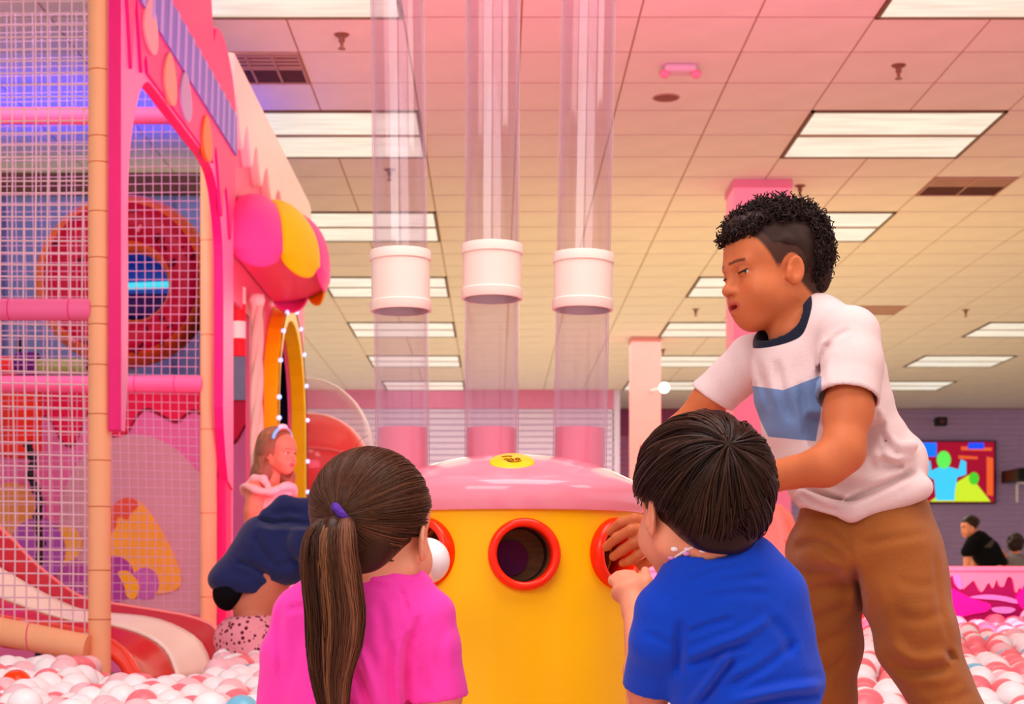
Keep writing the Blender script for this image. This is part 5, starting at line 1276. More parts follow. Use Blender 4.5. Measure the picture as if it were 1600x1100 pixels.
    cp = [nc+nn*(.004+.004*math.sin(a))+.0475*(math.cos(a)*np.array([1, 0, -.22])+math.sin(a)*np.array([0, 1, -.12])) for a in np.linspace(0, 2*math.pi, 40)]
    # shorts
    S5 = Sculpt((-.48, 2.15, .0), (.08, 2.75, .36), .008)
    for sg in (-1, 1): S5.chain([(-.20+sg*.06, 2.37, .25), (-.20+sg*.10, 2.60, .20)], [.092, .075], .04)
    obj('shorts', S5.mesh('shorts'), mat('shorts_navy', (40, 44, 70), .85, .2, var=.05), T)
    # hair: cap plus combed strands meeting at the tie
    hb = lin(80, 47, 30); hm_ = hair_mat('hair_brown', .38)
    S6 = Sculpt(H.o-(.14, .14, .14), H.o+(.14, .14, .16), .004)
    S6.ell(H.L((0, -.018, .036)), np.array([.080, .096, .084])*.99, H.R, .01); S6.ell(H.L((0, -.055, -.018)), np.array([.052, .034, .048]), H.R, .03)
    S6.ell(H.L((0, .092, -.012)), np.array([.13, .062, .072]), H.R, .012, 's'); S6.ell(H.L((0, .05, -.10)), np.array([.13, .085, .085]), H.R, .012, 's')
    for sg in (-1, 1): S6.ell(H.L((sg*.082, .006, -.016)), np.array([.020, .026, .036]), H.R, .006, 's')
    me = S6.mesh('hair', 1); paint(me, np.tile(hb*.6, (len(S6.V), 1))); hair = obj('hair', me, hm_, T)
    tie = P(535, 806, 2.236)
    tl = H.inv(tie[None])[0]; td = unit((tl-np.array([0, -.014, .032]))/np.array([.078, .096, .084]))
    g = np.random.default_rng(21); N = 4600; K = 11; t = np.linspace(0, 1, K)
    d = unit(g.normal(size=(N*3, 3))); lp = d*np.array([.078, .096, .084])+np.array([0, -.014, .032])
    ang = np.arccos(np.clip(d@td, -1, 1))
    ok = (ang > .35) & (lp[:, 1] < .078) & ~((lp[:, 1] > .015) & (lp[:, 2] < .045-.2*(.07-lp[:, 1]))) & (lp[:, 2] > -.068) & ~((np.abs(lp[:, 0]) > .045) & (lp[:, 2] < -.005) & (lp[:, 1] > -.028))
    d = d[ok][:N]; N = len(d)
    pth = slerp(d, np.tile(td, (N, 1)), t); inf = .0060+g.uniform(-.002, .0045, (N, 1))+.007*np.clip(t-.7, 0, 1)[None]**1
    wv = g.normal(0, .010, (N, 1, 3))*np.sin(math.pi*t)[None, :, None]; pth = unit(pth+wv)
    pw = H.scalp(pth.reshape(-1, 3), np.repeat(inf.ravel()[:, None], 3, 1)).reshape(N, K, 3)
    # bottom back of the head bulges: lift strands running over the occiput
    lpw = ((pw-H.o)@H.R)/H.sc; low = np.clip((-.005-lpw[..., 2])/.05, 0, 1)*np.clip((-lpw[..., 1])/.05, 0, 1); pw = pw+(low*.014)[..., None]*(np.array([0, -1, -.2])@H.R.T)
    o = obj('combed_strands', strands('combed', pw, np.full((N, K), .00095), hue(hb, N, .32, 5)), hm_, hair); o['kind'] = 'stuff'
    # ponytail
    cl = smooth_pts([tie+(0, .004, 0), P(522, 815, 2.205), P(514, 850, 2.19), P(517, 900, 2.195), P(524, 960, 2.205), P(522, 1010, 2.212), P(518, 1060, 2.22), P(522, 1115, 2.225), P(530, 1150, 2.23)], n=4)
    hw = np.interp(np.linspace(0, 1, len(cl)), [0, .08, .2, .36, .5, .62, .75, .88, 1], [9, 22, 38, 44, 45, 42, 31, 21, 10])*2.2/F
    cl = np.array(cl); K = len(cl); N = 2300
    r_ = np.sqrt(g.uniform(0, 1, N)); a = g.uniform(0, 6.28, N); ox = r_*np.cos(a); oy = r_*np.sin(a)*.55
    ph = g.uniform(0, 6.28, N); fr_ = g.uniform(1.5, 4, N); tt = np.linspace(0, 1, K)
    wob = .10*np.sin(fr_[:, None]*tt*3+ph[:, None])
    pw = cl[None]+np.stack([(ox[:, None]+wob)*hw[None], (oy[:, None]+.5*wob)*hw[None], np.zeros((N, K))], -1)
    L_ = g.uniform(.8, 1.0, N); 
    idx = L_[:, None]*tt[None]*(K-1); i0 = np.minimum(idx.astype(int), K-2); fr2 = (idx-i0)[..., None]
    pw = np.take_along_axis(pw, i0[..., None].repeat(3, 2), 1)*(1-fr2)+np.take_along_axis(pw, (i0+1)[..., None].repeat(3, 2), 1)*fr2
    pw = pw[:, ::2]; tt = tt[::2]
    lock = hue(hb*1.05, 60, .42, 8)[(a/6.28*20).astype(int) % 20+20*np.clip((r_*3).astype(int), 0, 2)]*np.exp(g.normal(0, .15, (N, 1)))
    po = obj('ponytail', strands('ponytail', pw, (.0011*(1-.5*tt**3))[None], np.clip(lock, .002, .9)), hm_, hair); po['kind'] = 'stuff'
    core = MB().tube(cl[4:], list(hw[4:]*.5), 12); cm = core.mesh('core'); paint(cm, np.tile(hb*.5, (len(cm.vertices), 1))); obj('ponytail_core', cm, hm_, po, smooth=True)
    ax = frame(unit(cl[2]-cl[0])); ax = np.column_stack([ax[:, 0], ax[:, 2], ax[:, 1]])
    obj('hair_tie', MB().torus(tie+(-.001, -.012, .002), .0125, .0062, ax=np.column_stack([unit([.6, -.2, -.75]), unit(np.cross([-.75, -.1, -.6], [.6, -.2, -.75])), unit([-.75, -.1, -.6])]), seg=30, sub=10), mat('tie_purple', (92, 50, 160), .7, .3, bump=.5, bscale=200), hair, smooth=True)
    # flyaway strands
    fp = []
    for k in range(9):
        p0 = cl[0]+g.normal(0, .03, 3)*np.array([1, .3, 1.6])+(0, -.01, .02); q = smooth_pts([p0, p0+g.normal(0, .02, 3)+(0, -.01, -.03), p0+g.normal(0, .03, 3)+(-.01, 0, -.09)], n=5); fp.append(q)
    o = obj('flyaways', strands('fly', np.array(fp), .0003, hue(hb*1.3, 9, .2, 2)), hm_, hair); o['kind'] = 'stuff'
    # the ball she holds at the port
    o = clone('pit_ball', bmes['white'], None, P(667, 876, 2.93)); tag(o, 'white ball held at the left port by the girl in pink', 'ball')
girl_ponytail()

# ------------------------------------------------------------------ the boy in blue
def boy_blue():
    T = thing('person', P(1150, 1100, 2.28)*np.array([1, 1, 0]), 'child in a royal blue tee with dark brown bowl-cut hair, seen from behind', 'person')
    H = Head(P(1092, 793, 2.26), frame((-.43, .90, -.05)), .99)
    S1 = Sculpt(H.o-(.15, .15, .19), H.o+(.15, .15, .15), .0034)
    H.sculpt(S1); S1.rc(H.L((0, -.030, -.045)), .041, P(1112, 900, 2.265), .036, .02)
    m1 = S1.mesh('h'); paint(m1, H.colour(S1.V, SKIN2*np.array([.92, .84, .80]), lin(200, 96, 84), lin(60, 36, 26)))
    S2 = Sculpt(*bounds([P(920, 1240, 2.1), P(1330, 850, 2.85), P(1330, 1240, 2.1), P(900, 1240, 2.85)], .05), .0034)
    S2.chain([P(1110, 985, 2.28), P(1040, 985, 2.26), P(1015, 1075, 2.33), P(1010, 1125, 2.44), P(1003, 1050, 2.58), P(992, 955, 2.72)], [.022, .022, .0280, .029, .026, .020], .02)
    S2.ell(P(984, 922, 2.755), (.028, .018, .034), frame((-.3, .5, .8), (-.7, .2, .5)), .012); S2.rc(P(992, 955, 2.72), .020, P(986, 930, 2.745), .022, .012)
    for k, (x0, y0) in enumerate(((962, 905), (970, 899), (980, 897), (990, 898))):
        S2.chain([P(x0+10, y0+14, 2.755), P(x0-3, y0+2, 2.775), P(x0-4, y0+1, 2.815), P(x0+2, y0+5, 2.845)], [.0105, .0095, .0085, .0075], .004)
    S2.chain([P(1002, 930, 2.745), P(1010, 908, 2.755), P(1008, 892, 2.775)], [.012, .010, .008], .006)
    S2.chain([P(1130, 1000, 2.28), P(1200, 1000, 2.28), P(1236, 1090, 2.30), P(1245, 1150, 2.40), P(1200, 1180, 2.58), P(1150, 1170, 2.70)], [.022, .022, .022, .026, .024, .02], .02)
    h2 = P(1140, 1165, 2.73); S2.rc(P(1150, 1170, 2.70), .02, h2, .023, .012)
    for k in range(4): S2.chain([h2+(.012*k-.02, .01, 0), h2+(.012*k-.018, .05, .006), h2+(.012*k-.016, .075, -.006)], [.0095, .008, .007], .004)
    S2.chain([h2+(-.02, -.01, 0), h2+(-.042, .02, .004)], [.010, .008], .006)
    S2.rc(P(1120, 980, 2.28), .045, P(1150, 1120, 2.30), .05, .03); S2.rc(P(1150, 1120, 2.30), .05, P(1172, 1230, 2.31), .06, .03)
    m2 = S2.mesh('arms'); sk = SKIN2*np.array([.92, .84, .80]); paint(m2, np.tile(sk, (len(S2.V), 1)))
    S3 = Sculpt((.12, 2.1, .0), (.66, 2.9, .36), .008)
    for sg in (-1, 1): S3.chain([(.36+sg*.07, 2.32, .25), (.34+sg*.12, 2.66, .16), (.36+sg*.10, 2.38, .07), (.37+sg*.09, 2.22, .06)], [.075, .055, .045, .035], .03)
    m3 = S3.mesh('legs'); paint(m3, np.tile(sk, (len(S3.V), 1)))
    obj('body', join_meshes('body', [m1, m2, m3]), skin_mat('skin_tan'), T); H.eyes(T)
    S4 = Sculpt(*bounds([P(945, 840, 2.05), P(1330, 1250, 2.5), P(1330, 1250, 2.05)], .04), .0034)
    for (px, py, hw, hd, Y) in ((1128, 895, 72, .054, 2.26), (1130, 930, 104, .066, 2.27), (1140, 980, 112, .078, 2.28), (1154, 1035, 112, .084, 2.285), (1168, 1090, 112, .088, 2.29), (1180, 1160, 112, .09, 2.295), (1186, 1220, 112, .092, 2.30)):
        S4.ell(P(px, py, Y), (S(hw, Y), hd, .050), frame((-.25, 1, 0), (-.18, 0, 1)), .05)
    S4.ell(P(1116, 886, 2.26), (.064, .056, .030), frame((-.25, 1, 0), (-.18, 0, 1)), .03); S4.ell(P(1160, 872, 2.25), (.030, .035, .022), None, .03)
    S4.rc(P(1085, 915, 2.25), .030, P(1035, 955, 2.245), .036, .03); S4.rc(P(1170, 885, 2.26), .028, P(1212, 930, 2.27), .036, .03)
    S4.chain([P(1034, 958, 2.245), P(1026, 1000, 2.25), P(1015, 1072, 2.31)], [.037, .0375, .0375], .012)
    S4.chain([P(1212, 935, 2.27), P(1228, 985, 2.275), P(1248, 1060, 2.29)], [.034, .034, .034], .02)
    hem_cut(S4, P(1014, 1071, 2.31), np.array([0, .05, -1.]), P(1012, 1118, 2.33), .062)
    S4.chain([P(1015, 1058, 2.305), P(1012, 1130, 2.36)], [.0310, .0315], .003, 's')
    S4.folds([([(1066, 968), (1061, 1010), (1060, 1055)], 8, .005), ([(1068, 992), (1112, 976), (1150, 966)], 6, .004), ([(1068, 1028), (1120, 1006), (1170, 987), (1212, 958)], 7, -.005), ([(1072, 1042), (1125, 1022), (1175, 1004)], 6, .005), ([(1078, 1102), (1115, 1052), (1142, 1016)], 7, -.006), ([(1095, 1102), (1130, 1056), (1150, 1030)], 6, .005),
              ([(1130, 1076), (1195, 1042), (1246, 1000)], 7, .005), ([(1136, 1098), (1220, 1078), (1288, 1070)], 8, -.007), ([(1160, 1106), (1220, 1094), (1280, 1088)], 7, .007), ([(1025, 915), (1045, 928), (1060, 945)], 3, .0025), ([(1060, 902), (1120, 882), (1165, 874)], 7, -.004), ([(1115, 914), (1160, 906), (1200, 902)], 7, .003), ([(1100, 938), (1150, 925), (1205, 930)], 8, .003), ([(1006, 990), (1030, 998), (1052, 1012)], 6, .003), ([(1195, 960), (1222, 985), (1240, 1030)], 9, .004)], 2.29)
    S4.noise(.0024, 46, 31)
    nc = P(1110, 874, 2.25); nn = unit(np.array([-.35, .25, 1.])); S4.rc(nc-nn*.004, .047, nc+nn*.12, .052, .006, 's')
    S4.cut(P(0, 1245, 2.28), (0, 0, -1))
    obj('tee_shirt', S4.mesh('tee'), mat('tee_royal_blue', (14, 66, 196), .85, .2, var=.04, bump=.25, bscale=500, sheen=.12), T)
    S5 = Sculpt((.12, 2.1, .0), (.64, 2.75, .36), .008)
    for sg in (-1, 1): S5.chain([(.36+sg*.06, 2.31, .25), (.35+sg*.10, 2.54, .20)], [.092, .075], .04)
    obj('shorts', S5.mesh('shorts'), mat('shorts_grey', (70, 74, 96), .85, .2, var=.05), T)
    # flower garland at the collar
    gl = thing('flower_garland', nc, 'tiny pink and white flower garland around the neck of the boy in blue', 'garland')
    e1 = unit(np.cross(nn, [0, 1, 0])); e2 = np.cross(nn, e1)
    cord = [nc+nn*.014+.0545*(math.cos(a)*e1+math.sin(a)*e2) for a in np.linspace(0, 2*math.pi, 48)]
    obj('cord', MB().tube(cord, .0015, 6), M['white'], gl)
    g = np.random.default_rng(3); pm = [mat('petal', c, .7, .2) for c in ((250, 220, 232), (240, 90, 150), (255, 245, 245), (226, 150, 210))]
    for k in range(0, 96):
        p = cord[(k//2) % 48]+g.normal(0, .0035, 3)+nn*g.uniform(-.004, .006)
        if k % 2: obj('blossom', MB().ball(p, g.uniform(.004, .0065), 7, 5, sc=(1, 1, .6)), pm[k//2 % 4], gl, smooth=True)
    # hair
    hb = lin(50, 30, 22); hm_ = hair_mat('hair_dark_brown', .34)
    S6 = Sculpt(H.o-(.15, .15, .16), H.o+(.15, .15, .17), .004)
    S6.ell(H.L((0, -.016, .036)), np.array([.085, .099, .085]), H.R, .01); S6.ell(H.L((0, -.052, -.014)), np.array([.062, .046, .056]), H.R, .03); S6.ell(H.L((0, -.066, -.046)), np.array([.040, .018, .022]), H.R, .02)
    S6.ell(H.L((0, .100, -.030)), np.array([.14, .070, .072]), H.R, .012, 's'); S6.ell(H.L((0, .055, -.10)), np.array([.14, .085, .085]), H.R, .012, 's')
    for sg in (-1, 1): S6.ell(H.L((sg*.090, .016, -.024)), np.array([.030, .026, .036]), H.R, .006, 's')
    S6.cut(H.L((0, 0, -.050)), H.R@np.array([0, .3, -1.]))
    me = S6.mesh('hair', 1); paint(me, np.tile(hb*.5, (len(S6.V), 1))); hair = obj('hair', me, hm_, T)
    crown = unit(H.inv(P(1128, 700, 2.17)[None])[0]-np.array([0, -.014, .032]))
    g = np.random.default_rng(11); N = 4700; K = 13; t = np.linspace(0, 1, K)
    u_ = unit(np.cross(crown, [0, 0, 1.])); v_ = np.cross(crown, u_)
    az = g.uniform(0, 2*math.pi, N); ln = g.uniform(.5, 2.6, N); st = g.uniform(0, .25, N)+np.where(g.uniform(size=N) < .45, g.uniform(0, 1.0, N), 0)
    sw_ = .35*g.normal(1, .4, N)
    A = st[:, None]+(ln-st*.6)[:, None]*t[None]; AZ = az[:, None]+sw_[:, None]*np.sin(A*.8)
    dirs = np.cos(A)[..., None]*crown+np.sin(A)[..., None]*(np.cos(AZ)[..., None]*u_+np.sin(AZ)[..., None]*v_)
    lay = g.uniform(.012, .0200, (N, 1))+.0035*np.sin(az*19+3*np.sin(az*4))[:, None]-.004*(t[None]**2)-.004*np.clip(1-A/.35, 0, 1)
    lp = dirs*(np.array([.074, .092, .080])+lay[..., None])+np.array([0, -.014, .032])
    # below the widest ring the hair hangs rather than wrapping under the skull
    low = np.clip(-lp[..., 2]/.05, 0, 1.4); lp[..., 0] += np.sign(lp[..., 0])*low*.008; lp[..., 1] += np.where(lp[..., 1] < 0, -1, 0)*low*.016
    # hairline: keep off the face, above the ears, to the nape
    zmin = np.where(lp[..., 1] > .05, .030, np.where(lp[..., 1] > -.012, .012+.0*lp[..., 1], np.clip(.012+1.25*(lp[..., 1]+.012), -.088, .02)))+g.normal(0, .004, (N, 1))
    bad = lp[..., 2] < zmin; first = np.where(bad.any(1), bad.argmax(1), K)
    keep = first > 4; lp = lp[keep]; first = first[keep]; N = len(lp)
    idx = (np.maximum(first-1, 2)[:, None]*t[None]); i0 = np.minimum(idx.astype(int), K-2); fr2 = (idx-i0)[..., None]
    lp = np.take_along_axis(lp, i0[..., None].repeat(3, 2), 1)*(1-fr2)+np.take_along_axis(lp, (i0+1)[..., None].repeat(3, 2), 1)*fr2
    pw = H.o+H.sc*(lp@H.R.T)
    lock = hue(hb, 90, .38, 4)[((az[keep]/6.283)*90).astype(int) % 90]*np.exp(g.normal(0, .18, (N, 1)))
    o = obj('hair_strands', strands('strands', pw, (.00135*(1-.55*t**2))[None], np.clip(lock, .002, .9)), hm_, hair); o['kind'] = 'stuff'
boy_blue()
# ------------------------------------------------------------------ the girl by the doorway, the child in navy, two people far off
def girl_door():
    Y = 6.8
    T = thing('person', P(425, 1000, Y)*np.array([1, 1, 0]), 'child with long fair hair and frilled pink top beside the arched doorway', 'person')
    H = Head(P(434, 706, Y), frame((.88, -.48, -.10)), .84)
    S1 = Sculpt(H.o-(.13, .13, .15), H.o+(.13, .13, .13), .0034)
    H.sculpt(S1, lid=-.05); S1.rc(H.L((0, -.028, -.045)), .034, P(424, 765, Y), .034, .02)
    m1 = S1.mesh('h'); paint(m1, H.colour(S1.V, SKIN2*np.array([.80, .66, .60]), lin(196, 84, 76), lin(130, 80, 50), .2, 1.2))
    S2 = Sculpt((-1.16, Y-.2, .02), (-.72, Y+.2, 1.05), .006)
    S2.chain([P(398, 762, Y-.06), P(396, 800, Y-.07), P(392, 840, Y-.07), P(402, 880, Y-.12), P(425, 905, Y-.15)], [.036, .037, .033, .026, .021], .02)
    hp = P(430, 912, Y-.16); S2.ell(hp, (.026, .016, .03), None, .012)
    for k in range(4): S2.rc(hp+(.012*k-.016, 0, -.02), .008, hp+(.014*k-.014, -.004, -.06), .0065, .004)
    S2.rc(hp+(.02, 0, .0), .009, hp+(.04, -.004, -.02), .007, .005)
    S2.chain([P(450, 768, Y+.06), P(462, 810, Y+.07), P(466, 850, Y+.05), P(470, 890, Y-.02)], [.034, .034, .030, .022], .02)
    S2.rc(P(425, 775, Y), .06, P(424, 900, Y), .07, .03)
    for sg in (-1, 1): S2.chain([P(424, 930, Y)+(sg*.05, 0, 0), P(424, 1030, Y)+(sg*.06, 0, 0), np.array([P(424, 0, Y)[0]+sg*.065, Y, .05])], [.062, .046, .035], .03)
    for sg in (-1, 1): S2.rc((P(424, 0, Y)[0]+sg*.065, Y, .045), .032, (P(424, 0, Y)[0]+sg*.065+.07, Y-.04, .035), .025, .02)
    m2 = S2.mesh('b'); paint(m2, np.tile(SKIN2*np.array([.80, .66, .60]), (len(S2.V), 1)))
    obj('body', join_meshes('body', [m1, m2]), skin_mat('skin_girl'), T); H.eyes(T, look=(0, 1, -.1), iris=(60, 40, 26), lid=-.05)
    S4 = Sculpt((-1.22, Y-.22, .35), (-.70, Y+.22, 1.02), .006)
    for (px, py, hw, hd) in ((426, 775, 30, .062), (426, 800, 36, .080), (425, 830, 38, .086), (424, 870, 40, .09), (424, 920, 48, .11), (424, 975, 60, .14)): S4.ell(P(px, py, Y), (S(hw, Y), hd, .06), frame((.5, 1, 0)), .05)
    for k in range(26):
        a = 2*math.pi*k/26; c = P(420, 762, Y)+np.array([.135*math.cos(a)*.75, .12*math.sin(a), -.01-.014*math.sin(3*a)]); S4.ell(c, (.022, .022, .014), None, .012)
    S4.chain([P(388, 758, Y-.05), P(398, 746, Y-.07), P(412, 748, Y-.08), P(420, 760, Y-.09)], [.014, .016, .016, .012], .01)
    S4.rc(P(430, 755, Y), .055, P(430, 735, Y), .06, .01, 's'); S4.noise(.003, 60, 2)
    obj('frilled_dress', S4.mesh('dress'), mat('dress_pink', (250, 190, 184), .85, .2, var=.10, vscale=60, bump=.3, bscale=200), T)
    hb = lin(168, 118, 84); hm_ = hair_mat('hair_fair', .45)
    S6 = Sculpt(H.o-(.14, .14, .24), H.o+(.14, .14, .14), .004)
    S6.ell(H.L((0, -.018, .036)), np.array([.080, .096, .084])*.84, H.R, .01); S6.chain([H.L((-.03, -.05, 0)), P(410, 740, Y), P(398, 752, Y+.01)], [.055, .046, .022], .03); S6.chain([H.L((.045, -.03, 0)), P(446, 745, Y+.06), P(452, 772, Y+.05)], [.045, .036, .02], .03)
    S6.ell(H.L((0, .082, -.020)), np.array([.12, .060, .078])*.84, H.R, .012, 's'); S6.ell(H.L((-.045, .045, -.055)), np.array([.030, .045, .065])*.9, H.R, .012, 's')
    me = S6.mesh('hair', 1); paint(me, np.tile(hb*.6, (len(S6.V), 1))); hair = obj('hair', me, hm_, T)
    g = np.random.default_rng(5); N = 1300; K = 12; t = np.linspace(0, 1, K)
    sx = g.uniform(-1, 1, N); a0 = np.stack([g.normal(0, .15, N), g.uniform(-.5, .62, N), np.ones(N)], 1); a0 = unit(a0)
    side = np.sign(g.normal(.0, 1, N)); back = g.uniform(size=N)
    e0 = unit(np.stack([side*(.35+.65*(1-back)), -.1-back*1.0, np.full(N, -.28)], 1))
    dirs = slerp(a0, e0, t*.999); lay = .009+g.uniform(0, .006, (N, 1, 1))
    lp = dirs*(np.array([.074, .092, .080])+lay)+np.array([0, -.014, .032])
    drop = np.clip(t-.55, 0, 1)[None]*g.uniform(.12, .30, (N, 1)); lp[..., 2] -= drop; lp[..., 0] += np.sign(lp[..., 0])*.012*np.clip(t-.5, 0, 1)
    pw = H.o+H.sc*(lp@H.R.T); o = obj('hair_strands', strands('gs', pw, (.0017*(1-.4*t))[None], hue(hb, N, .28, 6)), hm_, hair); o['kind'] = 'stuff'
    hbnd = [H.L((.083*math.sin(a), .022, .034+.088*math.cos(a))) for a in np.linspace(-1.25, 1.25, 22)]
    obj('headband', MB().tube(hbnd, .0075, 8), mat('headband_blue', (120, 196, 236), .35, .5, emit=(120, 190, 255), estr=.12), T, smooth=True)
    for k in (9, 11, 13): obj('sequin', MB().ball(hbnd[k]+np.array([.0, -.006, .004]), .011, 8, 6), M['white'], T, smooth=True)
girl_door()

def child_navy():
    Y = 5.6
    T = thing('person', P(390, 1040, Y)*np.array([1, 1, 0]), 'child in a navy hooded sweatshirt bending away, patterned pink leggings', 'person')
    H = Head(P(522, 800, Y+.05), frame((.85, .2, -.45)), .88)
    S2 = Sculpt(*bounds([P(310, 690, Y-.25), P(600, 1130, Y+.25)], .06), .006)
    H.sculpt(S2, detail=False); S2.rc(H.L((0, -.03, -.04)), .04, P(478, 820, Y), .045, .02)
    S2.chain([P(478, 825, Y), P(430, 880, Y), P(398, 945, Y)], [.06, .08, .078], .03)
    S2.chain([P(475, 845, Y-.09), P(510, 895, Y-.12), P(535, 930, Y-.14), P(562, 945, Y-.16)], [.04, .036, .03, .022], .02)
    hp = P(566, 948, Y-.16)
    for k in range(4): S2.rc(hp+(0, .014*k-.02, -.01), .009, hp+(.05, .014*k-.018, -.02), .007, .005)
    S2.rc(hp+(0, .0, .01), .01, hp+(.02, -.01, .04), .008, .005)
    for sg in (-1, 1): S2.chain([P(395, 985, Y+sg*.06), P(420, 1060, Y+sg*.08), P(400, 1130, Y+sg*.09), np.array([P(400, 0, Y)[0], Y+sg*.09, .05])], [.055, .05, .04, .035], .03)
    for sg in (-1, 1): S2.rc((P(400, 0, Y)[0], Y+sg*.09, .04), .03, (P(400, 0, Y)[0]+.1, Y+sg*.09, .032), .022, .02)
    m = S2.mesh('body'); paint(m, np.tile(SKIN2*np.array([.72, .55, .5]), (len(S2.V), 1))); obj('body', m, skin_mat('skin_navy_child'), T)
    S4 = Sculpt(*bounds([P(318, 765, Y-.25), P(560, 975, Y+.25)], .03), .005)
    S4.chain([P(468, 838, Y), P(420, 858, Y), P(385, 900, Y)], [S(44, Y), S(50, Y), S(46, Y)], .04)
    S4.ell(P(360, 905, Y), (S(34, Y), .10, S(26, Y)), None, .04); S4.ell(P(450, 884, Y-.04), (S(30, Y), .07, S(30, Y)), None, .04)
    S4.chain([P(420, 806, Y-.03), P(445, 794, Y-.02), P(480, 800, Y-.02), P(505, 815, Y)], [S(14, Y), S(20, Y), S(22, Y), S(20, Y)], .012)
    S4.chain([P(475, 848, Y-.10), P(505, 888, Y-.12)], [.055, .05], .03)
    for (a, b, r) in (((372, 880, 5.47), (420, 900, 5.47), .008), ((365, 895, 5.47), (410, 915, 5.47), .006), ((400, 835, 5.49), (425, 880, 5.46), .007), ((425, 905, 5.45), (470, 890, 5.44), .007), ((415, 818, 5.5), (480, 822, 5.5), .010), ((345, 900, 5.48), (372, 918, 5.47), .006)): S4.rc(P(*a), r, P(*b), r*.5, .02, 's')
    S4.folds([([(402, 812), (425, 818), (455, 816), (492, 822)], 6, .022), ([(368, 878), (396, 888), (424, 904)], 6, .012), ([(358, 892), (380, 898), (400, 902)], 6, .006), ([(398, 838), (410, 860), (428, 884)], 6, .010), ([(425, 806), (450, 800), (480, 806)], 6, .010), ([(430, 888), (452, 880), (472, 876)], 6, .006)], 5.62)
    S4.noise(.003, 40, 8); S4.cut(P(385, 926, Y), (-.10, 0, -1)); 
    obj('sweatshirt', S4.mesh('sweat'), mat('sweat_navy', (36, 44, 92), .9, .15, var=.06, bump=.3, bscale=250, sheen=.2), T)
    S5 = Sculpt(*bounds([P(320, 900, Y-.25), P(450, 985, Y+.25)], .03), .006)
    S5.ell(P(362, 922, Y), (S(28, Y), .10, S(34, Y)), frame((0, 1, 0), (.5, 0, 1)), .02); S5.cut(P(372, 945, Y), (.55, 0, -.75))
    obj('hem_shade', S5.mesh('under'), mat('hem_shade_black', (16, 15, 18), .9, .15), T)  # black piece stands in for the shade inside the lifted hem
    S7 = Sculpt(*bounds([P(320, 940, Y-.25), P(470, 1140, Y+.25)], .04), .006)
    S7.ell(P(394, 1000, Y), (S(60, Y), .13, S(46, Y)), None, .03)
    for sg in (-1, 1): S7.chain([P(390, 995, Y+sg*.07), P(420, 1060, Y+sg*.09), P(402, 1130, Y+sg*.09)], [.085, .068, .052], .03)
    S7.cut(P(385, 962, Y), (-.06, 0, 1))
    me = S7.mesh('leggings'); m = mat('leggings_floral', (240, 150, 164), .85, .2); nt = m.node_tree
    vo = nt.nodes.new('ShaderNodeTexVoronoi'); vo.inputs['Scale'].default_value = 55; tc = nt.nodes.new('ShaderNodeTexCoord'); nt.links.new(tc.outputs['Object'], vo.inputs[0])
    rp = nt.nodes.new('ShaderNodeValToRGB'); rp.color_ramp.elements[0].position = .30; rp.color_ramp.elements[0].color = srgb(110, 20, 44); rp.color_ramp.elements[1].position = .38; rp.color_ramp.elements[1].color = srgb(246, 160, 172)
    nt.links.new(vo.outputs[0], rp.inputs[0]); nt.links.new(rp.outputs[0], nt.nodes['Principled BSDF'].inputs['Base Color'])
    obj('leggings', me, m, T)
    S6 = Sculpt(H.o-.15, H.o+.15, .006); S6.ell(H.L((0, -.02, .036)), np.array([.085, .10, .088])*.9, H.R, .01); S6.ell(H.L((0, .09, -.02)), (.1, .055, .07), H.R, .01, 's'); S6.chain([H.L((0, -.06, 0)), H.L((0, -.09, -.08))], [.05, .03], .02); S6.noise(.003, 120, 4, stretch=(1, 1, .2))
    me = S6.mesh('hair'); paint(me, np.tile(lin(96, 62, 42), (len(S6.V), 1))); obj('hair', me, hair_mat('hair_navy_child'), T)
child_navy()

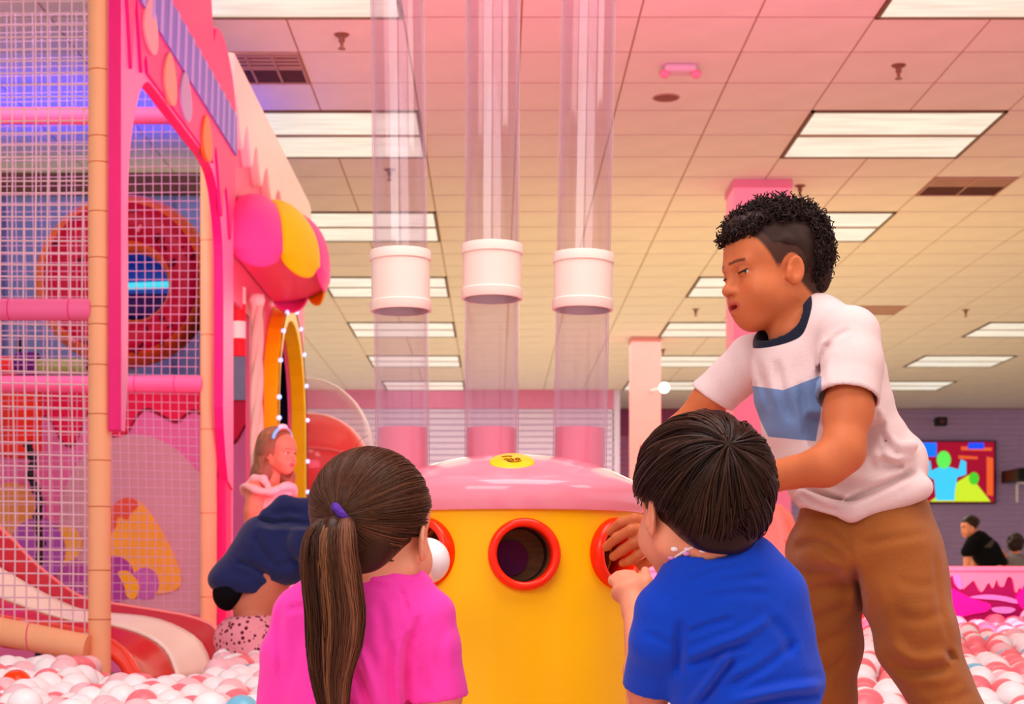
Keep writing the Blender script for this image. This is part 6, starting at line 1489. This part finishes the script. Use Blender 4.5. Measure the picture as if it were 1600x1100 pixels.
def far_people():
    Y = 17.5
    T = thing('person', P(1545, 980, Y)*np.array([1, 1, 0]), 'distant person in a black tee and red shorts leaning forward beyond the barrier', 'person')
    S2 = Sculpt(*bounds([P(1470, 790, Y-.3), P(1600, 985, Y+.3)], .05), .012)
    H = Head(P(1515, 824, Y), frame((-.95, -.25, -.15)), 1.0); H.sculpt(S2, detail=True)
    S2.rc(H.L((0, -.03, -.04)), .05, P(1526, 842, Y), .055, .02); S2.rc(P(1530, 850, Y), .09, P(1556, 890, Y), .10, .03)
    S2.chain([P(1526, 850, Y-.06), P(1518, 856, Y-.12), P(1512, 870, Y-.14), P(1510, 892, Y-.16), P(1508, 905, Y-.18)], [.05, .05, .042, .036, .03], .02)
    S2.chain([P(1532, 852, Y+.12), P(1524, 872, Y+.14), P(1520, 895, Y+.16)], [.05, .042, .03], .02)
    for sg in (-1, 1): S2.chain([P(1560, 895, Y+sg*.1), P(1548, 940, Y+sg*.1), np.array([P(1562, 0, Y)[0], Y+sg*.1, .06])], [.09, .065, .045], .03); S2.rc(np.array([P(1562, 0, Y)[0], Y+sg*.1, .05]), .045, np.array([P(1540, 0, Y)[0], Y+sg*.1, .04]), .03, .02)
    m = S2.mesh('body'); paint(m, H.colour(S2.V, SKIN2*.85, lin(180, 80, 70), lin(50, 30, 24))); obj('body', m, skin_mat('skin_far'), T)
    S4 = Sculpt(*bounds([P(1490, 820, Y-.3), P(1590, 910, Y+.3)], .05), .012)
    S4.chain([P(1529, 846, Y), P(1540, 862, Y), P(1555, 884, Y)], [.12, .145, .14], .05); S4.chain([P(1520, 848, Y-.12), P(1512, 862, Y-.14)], [.075, .072], .03); S4.chain([P(1534, 850, Y+.12), P(1526, 866, Y+.14)], [.075, .07], .03)
    S4.cut(P(1560, 886, Y), (.35, 0, -1)); obj('black_tee', S4.mesh('tee'), mat('tee_black', (14, 14, 18), .9, .15), T)
    c = P(1539, 846, Y-.15)
    lg = MB(); 
    for k in range(4): lg.box(c+(.0+.02*k, -.01, -.06+.02*k), c+(.07+.01*k, .01, -.05+.02*k))
    obj('back_print', lg, mat('print_grey', (90, 88, 92), .8, .2), T)
    S5 = Sculpt(*bounds([P(1520, 870, Y-.3), P(1600, 960, Y+.3)], .05), .012)
    S5.ell(P(1557, 893, Y), (.15, .15, .11), None, .05)
    for sg in (-1, 1): S5.chain([P(1560, 900, Y+sg*.09), P(1552, 928, Y+sg*.1)], [.11, .10], .03)
    obj('red_shorts', S5.mesh('shorts'), mat('shorts_red', (240, 40, 20), .85, .2), T)
    S6 = Sculpt(H.o-.16, H.o+.16, .010); S6.ell(H.L((0, -.018, .042)), (.085, .10, .086), H.R, .01); S6.ell(H.L((0, .10, -.02)), (.12, .06, .075), H.R, .01, 's'); S6.ell(H.L((0, .03, -.1)), (.12, .1, .08), H.R, .01, 's'); S6.noise(.006, 60, 1)
    me = S6.mesh('hair'); paint(me, np.tile(lin(40, 28, 24), (len(S6.V), 1))); obj('hair', me, hair_mat('hair_far'), T)
    Y = 17.8
    T = thing('person', P(1585, 980, Y)*np.array([1, 1, 0]), 'distant small child in a grey top with dark curly hair at the right edge', 'person')
    S2 = Sculpt(*bounds([P(1560, 825, Y-.3), P(1620, 985, Y+.3)], .05), .012)
    H = Head(P(1587, 852, Y), frame((.3, .9, -.1)), .92); H.sculpt(S2, detail=False); S2.rc(H.L((0, -.03, -.04)), .045, P(1587, 876, Y), .05, .02); S2.rc(P(1586, 884, Y), .085, P(1586, 915, Y), .09, .03)
    S2.chain([P(1572, 872, Y), P(1567, 868, Y-.08), P(1566, 862, Y-.12)], [.04, .035, .025], .02); S2.chain([P(1600, 874, Y), P(1604, 895, Y), P(1602, 910, Y)], [.04, .035, .025], .02)
    for sg in (-1, 1): S2.chain([P(1586+sg*8, 915, Y), np.array([P(1586+sg*9, 0, Y)[0], Y, .05])], [.07, .04], .03); S2.rc(np.array([P(1586+sg*9, 0, Y)[0], Y, .045]), .04, np.array([P(1586+sg*9, 0, Y)[0], Y+.1, .035]), .03, .02)
    m = S2.mesh('body'); paint(m, np.tile(SKIN2*.85, (len(S2.V), 1))); obj('body', m, skin_mat('skin_far2'), T)
    S4 = Sculpt(*bounds([P(1560, 865, Y-.3), P(1620, 930, Y+.3)], .05), .012); S4.chain([P(1586, 878, Y), P(1586, 898, Y), P(1586, 912, Y)], [.11, .125, .125], .05); S4.rc(P(1575, 874, Y), .05, P(1571, 880, Y-.03), .055, .03); S4.rc(P(1597, 874, Y), .05, P(1603, 886, Y), .055, .03)
    obj('grey_top', S4.mesh('top'), mat('top_grey', (128, 124, 128), .9, .15), T)
    S6 = Sculpt(H.o-.18, H.o+.18, .010); S6.ell(H.L((0, -.016, .04)), (.095, .105, .095), H.R, .01); S6.ell(H.L((0, -.05, -.02)), (.08, .06, .06), H.R, .03); S6.ell(H.L((0, .11, -.02)), (.12, .06, .075), H.R, .01, 's'); S6.noise(.008, 70, 6)
    me = S6.mesh('hair'); paint(me, np.tile(lin(44, 32, 28), (len(S6.V), 1))); obj('hair', me, hair_mat('hair_far2'), T)
far_people()
